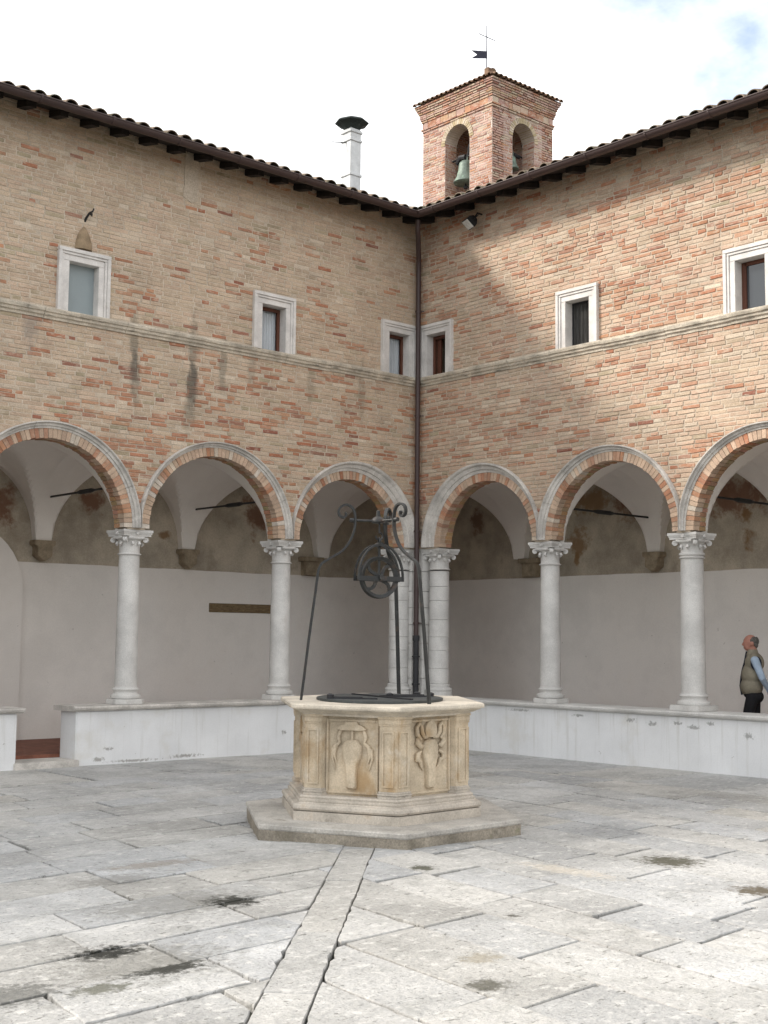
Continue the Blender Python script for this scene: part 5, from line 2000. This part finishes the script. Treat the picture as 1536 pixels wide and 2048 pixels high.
# local frame: y forward, x to his right; height 1.62
body = MB()
prims = []


def LB(p0, p1, r0, r1, tagm):
    limb(body, p0, p1, r0, r1)
    prims.append((np.array(p0, float), np.array(p1, float), r0, r1, tagm))


def EL(c, r, tagm):
    body.add(*uv_ball(c, r))
    prims.append((np.array(c, float), np.array(r, float), None, None, tagm))


# head (chin forward), face features
EL((0, 0.015, 1.525), (0.072, 0.092, 0.098), 'skin')
EL((0, 0.045, 1.475), (0.055, 0.062, 0.07), 'skin')
EL((0, 0.062, 1.428), (0.030, 0.030, 0.022), 'skin')
LB((0, 0.100, 1.525), (0, 0.118, 1.490), 0.010, 0.014, 'skin')
EL((0, 0.092, 1.545), (0.045, 0.018, 0.010), 'skin')
EL((0, 0.098, 1.455), (0.024, 0.012, 0.007), 'skin')
EL((0, 0.095, 1.443), (0.022, 0.013, 0.008), 'skin')
for sx_ in (-1, 1):
    EL((sx_ * 0.074, -0.005, 1.505), (0.012, 0.022, 0.034), 'skin')
    EL((sx_ * 0.030, 0.094, 1.518), (0.014, 0.010, 0.009), 'skin')
LB((0, -0.005, 1.47), (0, -0.02, 1.36), 0.055, 0.058, 'skin')
# trunk
EL((0, -0.03, 1.24), (0.165, 0.105, 0.14), 'shirt')
EL((0, 0.0, 1.05), (0.155, 0.118, 0.17), 'shirt')
EL((0, 0.01, 0.88), (0.16, 0.122, 0.13), 'trousers')
EL((0, -0.03, 0.80), (0.155, 0.115, 0.10), 'trousers')
for sx_ in (-1, 1):
    LB((sx_ * 0.06, -0.02, 1.345), (sx_ * 0.155, -0.035, 1.29), 0.05, 0.058, 'shirt')
    # arm: down and back to clasped hands behind the body
    LB((sx_ * 0.178, -0.035, 1.285), (sx_ * 0.215, -0.125, 1.05), 0.056, 0.045, 'shirt')
    LB((sx_ * 0.215, -0.125, 1.05), (sx_ * 0.075, -0.21, 0.885), 0.045, 0.033, 'shirt')
    # hand: palm, four fingers and thumb
    LB((sx_ * 0.062, -0.215, 0.872), (sx_ * 0.015, -0.222, 0.835), 0.026, 0.028, 'skin')
    for f_ in range(4):
        b = Vector((sx_ * (0.010 - 0.004 * f_), -0.212 - 0.012 * (f_ % 2) - 0.004 * f_, 0.845 - 0.014 * f_))
        t1 = b + Vector((-sx_ * 0.034, -0.012, -0.018))
        t2 = t1 + Vector((-sx_ * 0.012, 0.012, -0.022))
        LB(tuple(b), tuple(t1), 0.0095, 0.009, 'skin')
        LB(tuple(t1), tuple(t2), 0.009, 0.0075, 'skin')
    LB((sx_ * 0.048, -0.228, 0.862), (sx_ * 0.018, -0.256, 0.862), 0.011, 0.009, 'skin')
# legs in a short stride
LB((-0.085, 0.0, 0.80), (-0.09, 0.10, 0.44), 0.088, 0.062, 'trousers')
LB((-0.09, 0.10, 0.44), (-0.09, 0.10, 0.10), 0.062, 0.046, 'trousers')
LB((0.085, -0.02, 0.80), (0.09, -0.03, 0.44), 0.088, 0.062, 'trousers')
LB((0.09, -0.03, 0.44), (0.09, -0.20, 0.13), 0.062, 0.046, 'trousers')
LB((-0.09, 0.085, 0.042), (-0.10, 0.25, 0.030), 0.042, 0.030, 'shoes')
LB((0.09, -0.215, 0.060), (0.10, -0.06, 0.030), 0.042, 0.030, 'shoes')
me = remesh(body, 0.0075, 2, 'person_body')
co = np.empty(len(me.vertices) * 3)
me.vertices.foreach_get('co', co)
co = co.reshape(-1, 3)
best = np.full(len(co), 1e9)
lab = np.zeros(len(co), dtype=int)
mats = ['skin', 'shirt', 'trousers', 'shoes']
for (a_, b_, r0, r1, tg) in prims:
    if r0 is None:
        q = np.linalg.norm((co - a_) / b_, axis=1)
        d = (q - 1) * b_.min()
    else:
        ab = b_ - a_
        t_ = np.clip(((co - a_) @ ab) / (ab @ ab), 0, 1)
        d = np.linalg.norm(co - (a_ + t_[:, None] * ab), axis=1) - (r0 + (r1 - r0) * t_)
    k = d < best
    best[k] = d[k]
    lab[k] = mats.index(tg)
for tg in mats:
    me.materials.append(M[tg])
for p in me.polygons:
    p.material_index = int(np.bincount([lab[i] for i in p.vertices]).argmax())
PLOC = Vector((1.2, -5.30, FLOOR))
PROT = R(33)
man = thing('person', 'balding man in a tan vest and light blue shirt walking with hands behind his back', 'person', tuple(PLOC))
man.rotation_euler = (0, 0, PROT)


def pobj(name, me):
    o = bpy.data.objects.new(name, me)
    COL.objects.link(o)
    o.parent = man
    return o


pobj('body', me)
# hair: ring round the back and sides of the head
hb = MB()
hb.add(*uv_ball((0, -0.025, 1.535), (0.079, 0.072, 0.078)))
for sx_ in (-1, 1):
    hb.add(*uv_ball((sx_ * 0.062, -0.012, 1.535), (0.018, 0.04, 0.045)))
    hb.add(*uv_ball((sx_ * 0.035, -0.06, 1.49), (0.035, 0.025, 0.045)))
hme = remesh(hb, 0.007, 2, 'hair')
bm = bmesh.new()
bm.from_mesh(hme)
bmesh.ops.delete(bm, geom=[v_ for v_ in bm.verts if (v_.co.z > 1.597 and v_.co.y > -0.06) or v_.co.y > 0.038], context='VERTS')
bm.to_mesh(hme)
bm.free()
hme.materials.append(M['hair'])
pobj('hair', hme)
# padded vest: collar, trunk, open arm holes
vb = MB()
for (c, r_) in (((0, -0.03, 1.245), (0.182, 0.128, 0.145)), ((0, 0.005, 1.08), (0.178, 0.140, 0.18)), ((0, 0.012, 0.93), (0.186, 0.150, 0.15)), ((0, -0.01, 1.355), (0.085, 0.085, 0.055))):
    vb.add(*uv_ball(c, r_))
limb(vb, (0, -0.012, 1.34), (0, -0.008, 1.405), 0.082, 0.070)
for sx_ in (-1, 1):
    limb(vb, (sx_ * 0.06, -0.022, 1.335), (sx_ * 0.145, -0.035, 1.30), 0.06, 0.062)
vme = remesh(vb, 0.009, 3, 'vest')
bm = bmesh.new()
bm.from_mesh(vme)
bmesh.ops.delete(bm, geom=[v_ for v_ in bm.verts if v_.co.z < 0.815 or v_.co.z > 1.43 or (v_.co - Vector((math.copysign(0.195, v_.co.x), -0.05, 1.24))).length < 0.062], context='VERTS')
bm.to_mesh(vme)
bm.free()
vme.materials.append(M['vest'])
pobj('vest', vme)
for sx_ in (-1, 1):
    mb = MB()
    mb.tube([(sx_ * (0.176 + 0.006 * math.cos(R(a_))), -0.05 + 0.062 * math.cos(R(a_)), 1.245 + 0.085 * math.sin(R(a_))) for a_ in range(0, 361, 20)], 0.011, 8)
    o = mb.build('armhole_trim', M['navy'], None, smooth=True)
    o.parent = man
mb = MB()
zp = [(0.066, 1.40), (0.078, 1.34), (0.094, 1.26), (0.122, 1.16), (0.142, 1.06), (0.155, 0.94), (0.136, 0.82)]
mb.tube([(0, y_ + 0.002, z_) for (y_, z_) in zp], 0.012, 8)
o = mb.build('zip', M['navy'], None, smooth=True)
o.parent = man
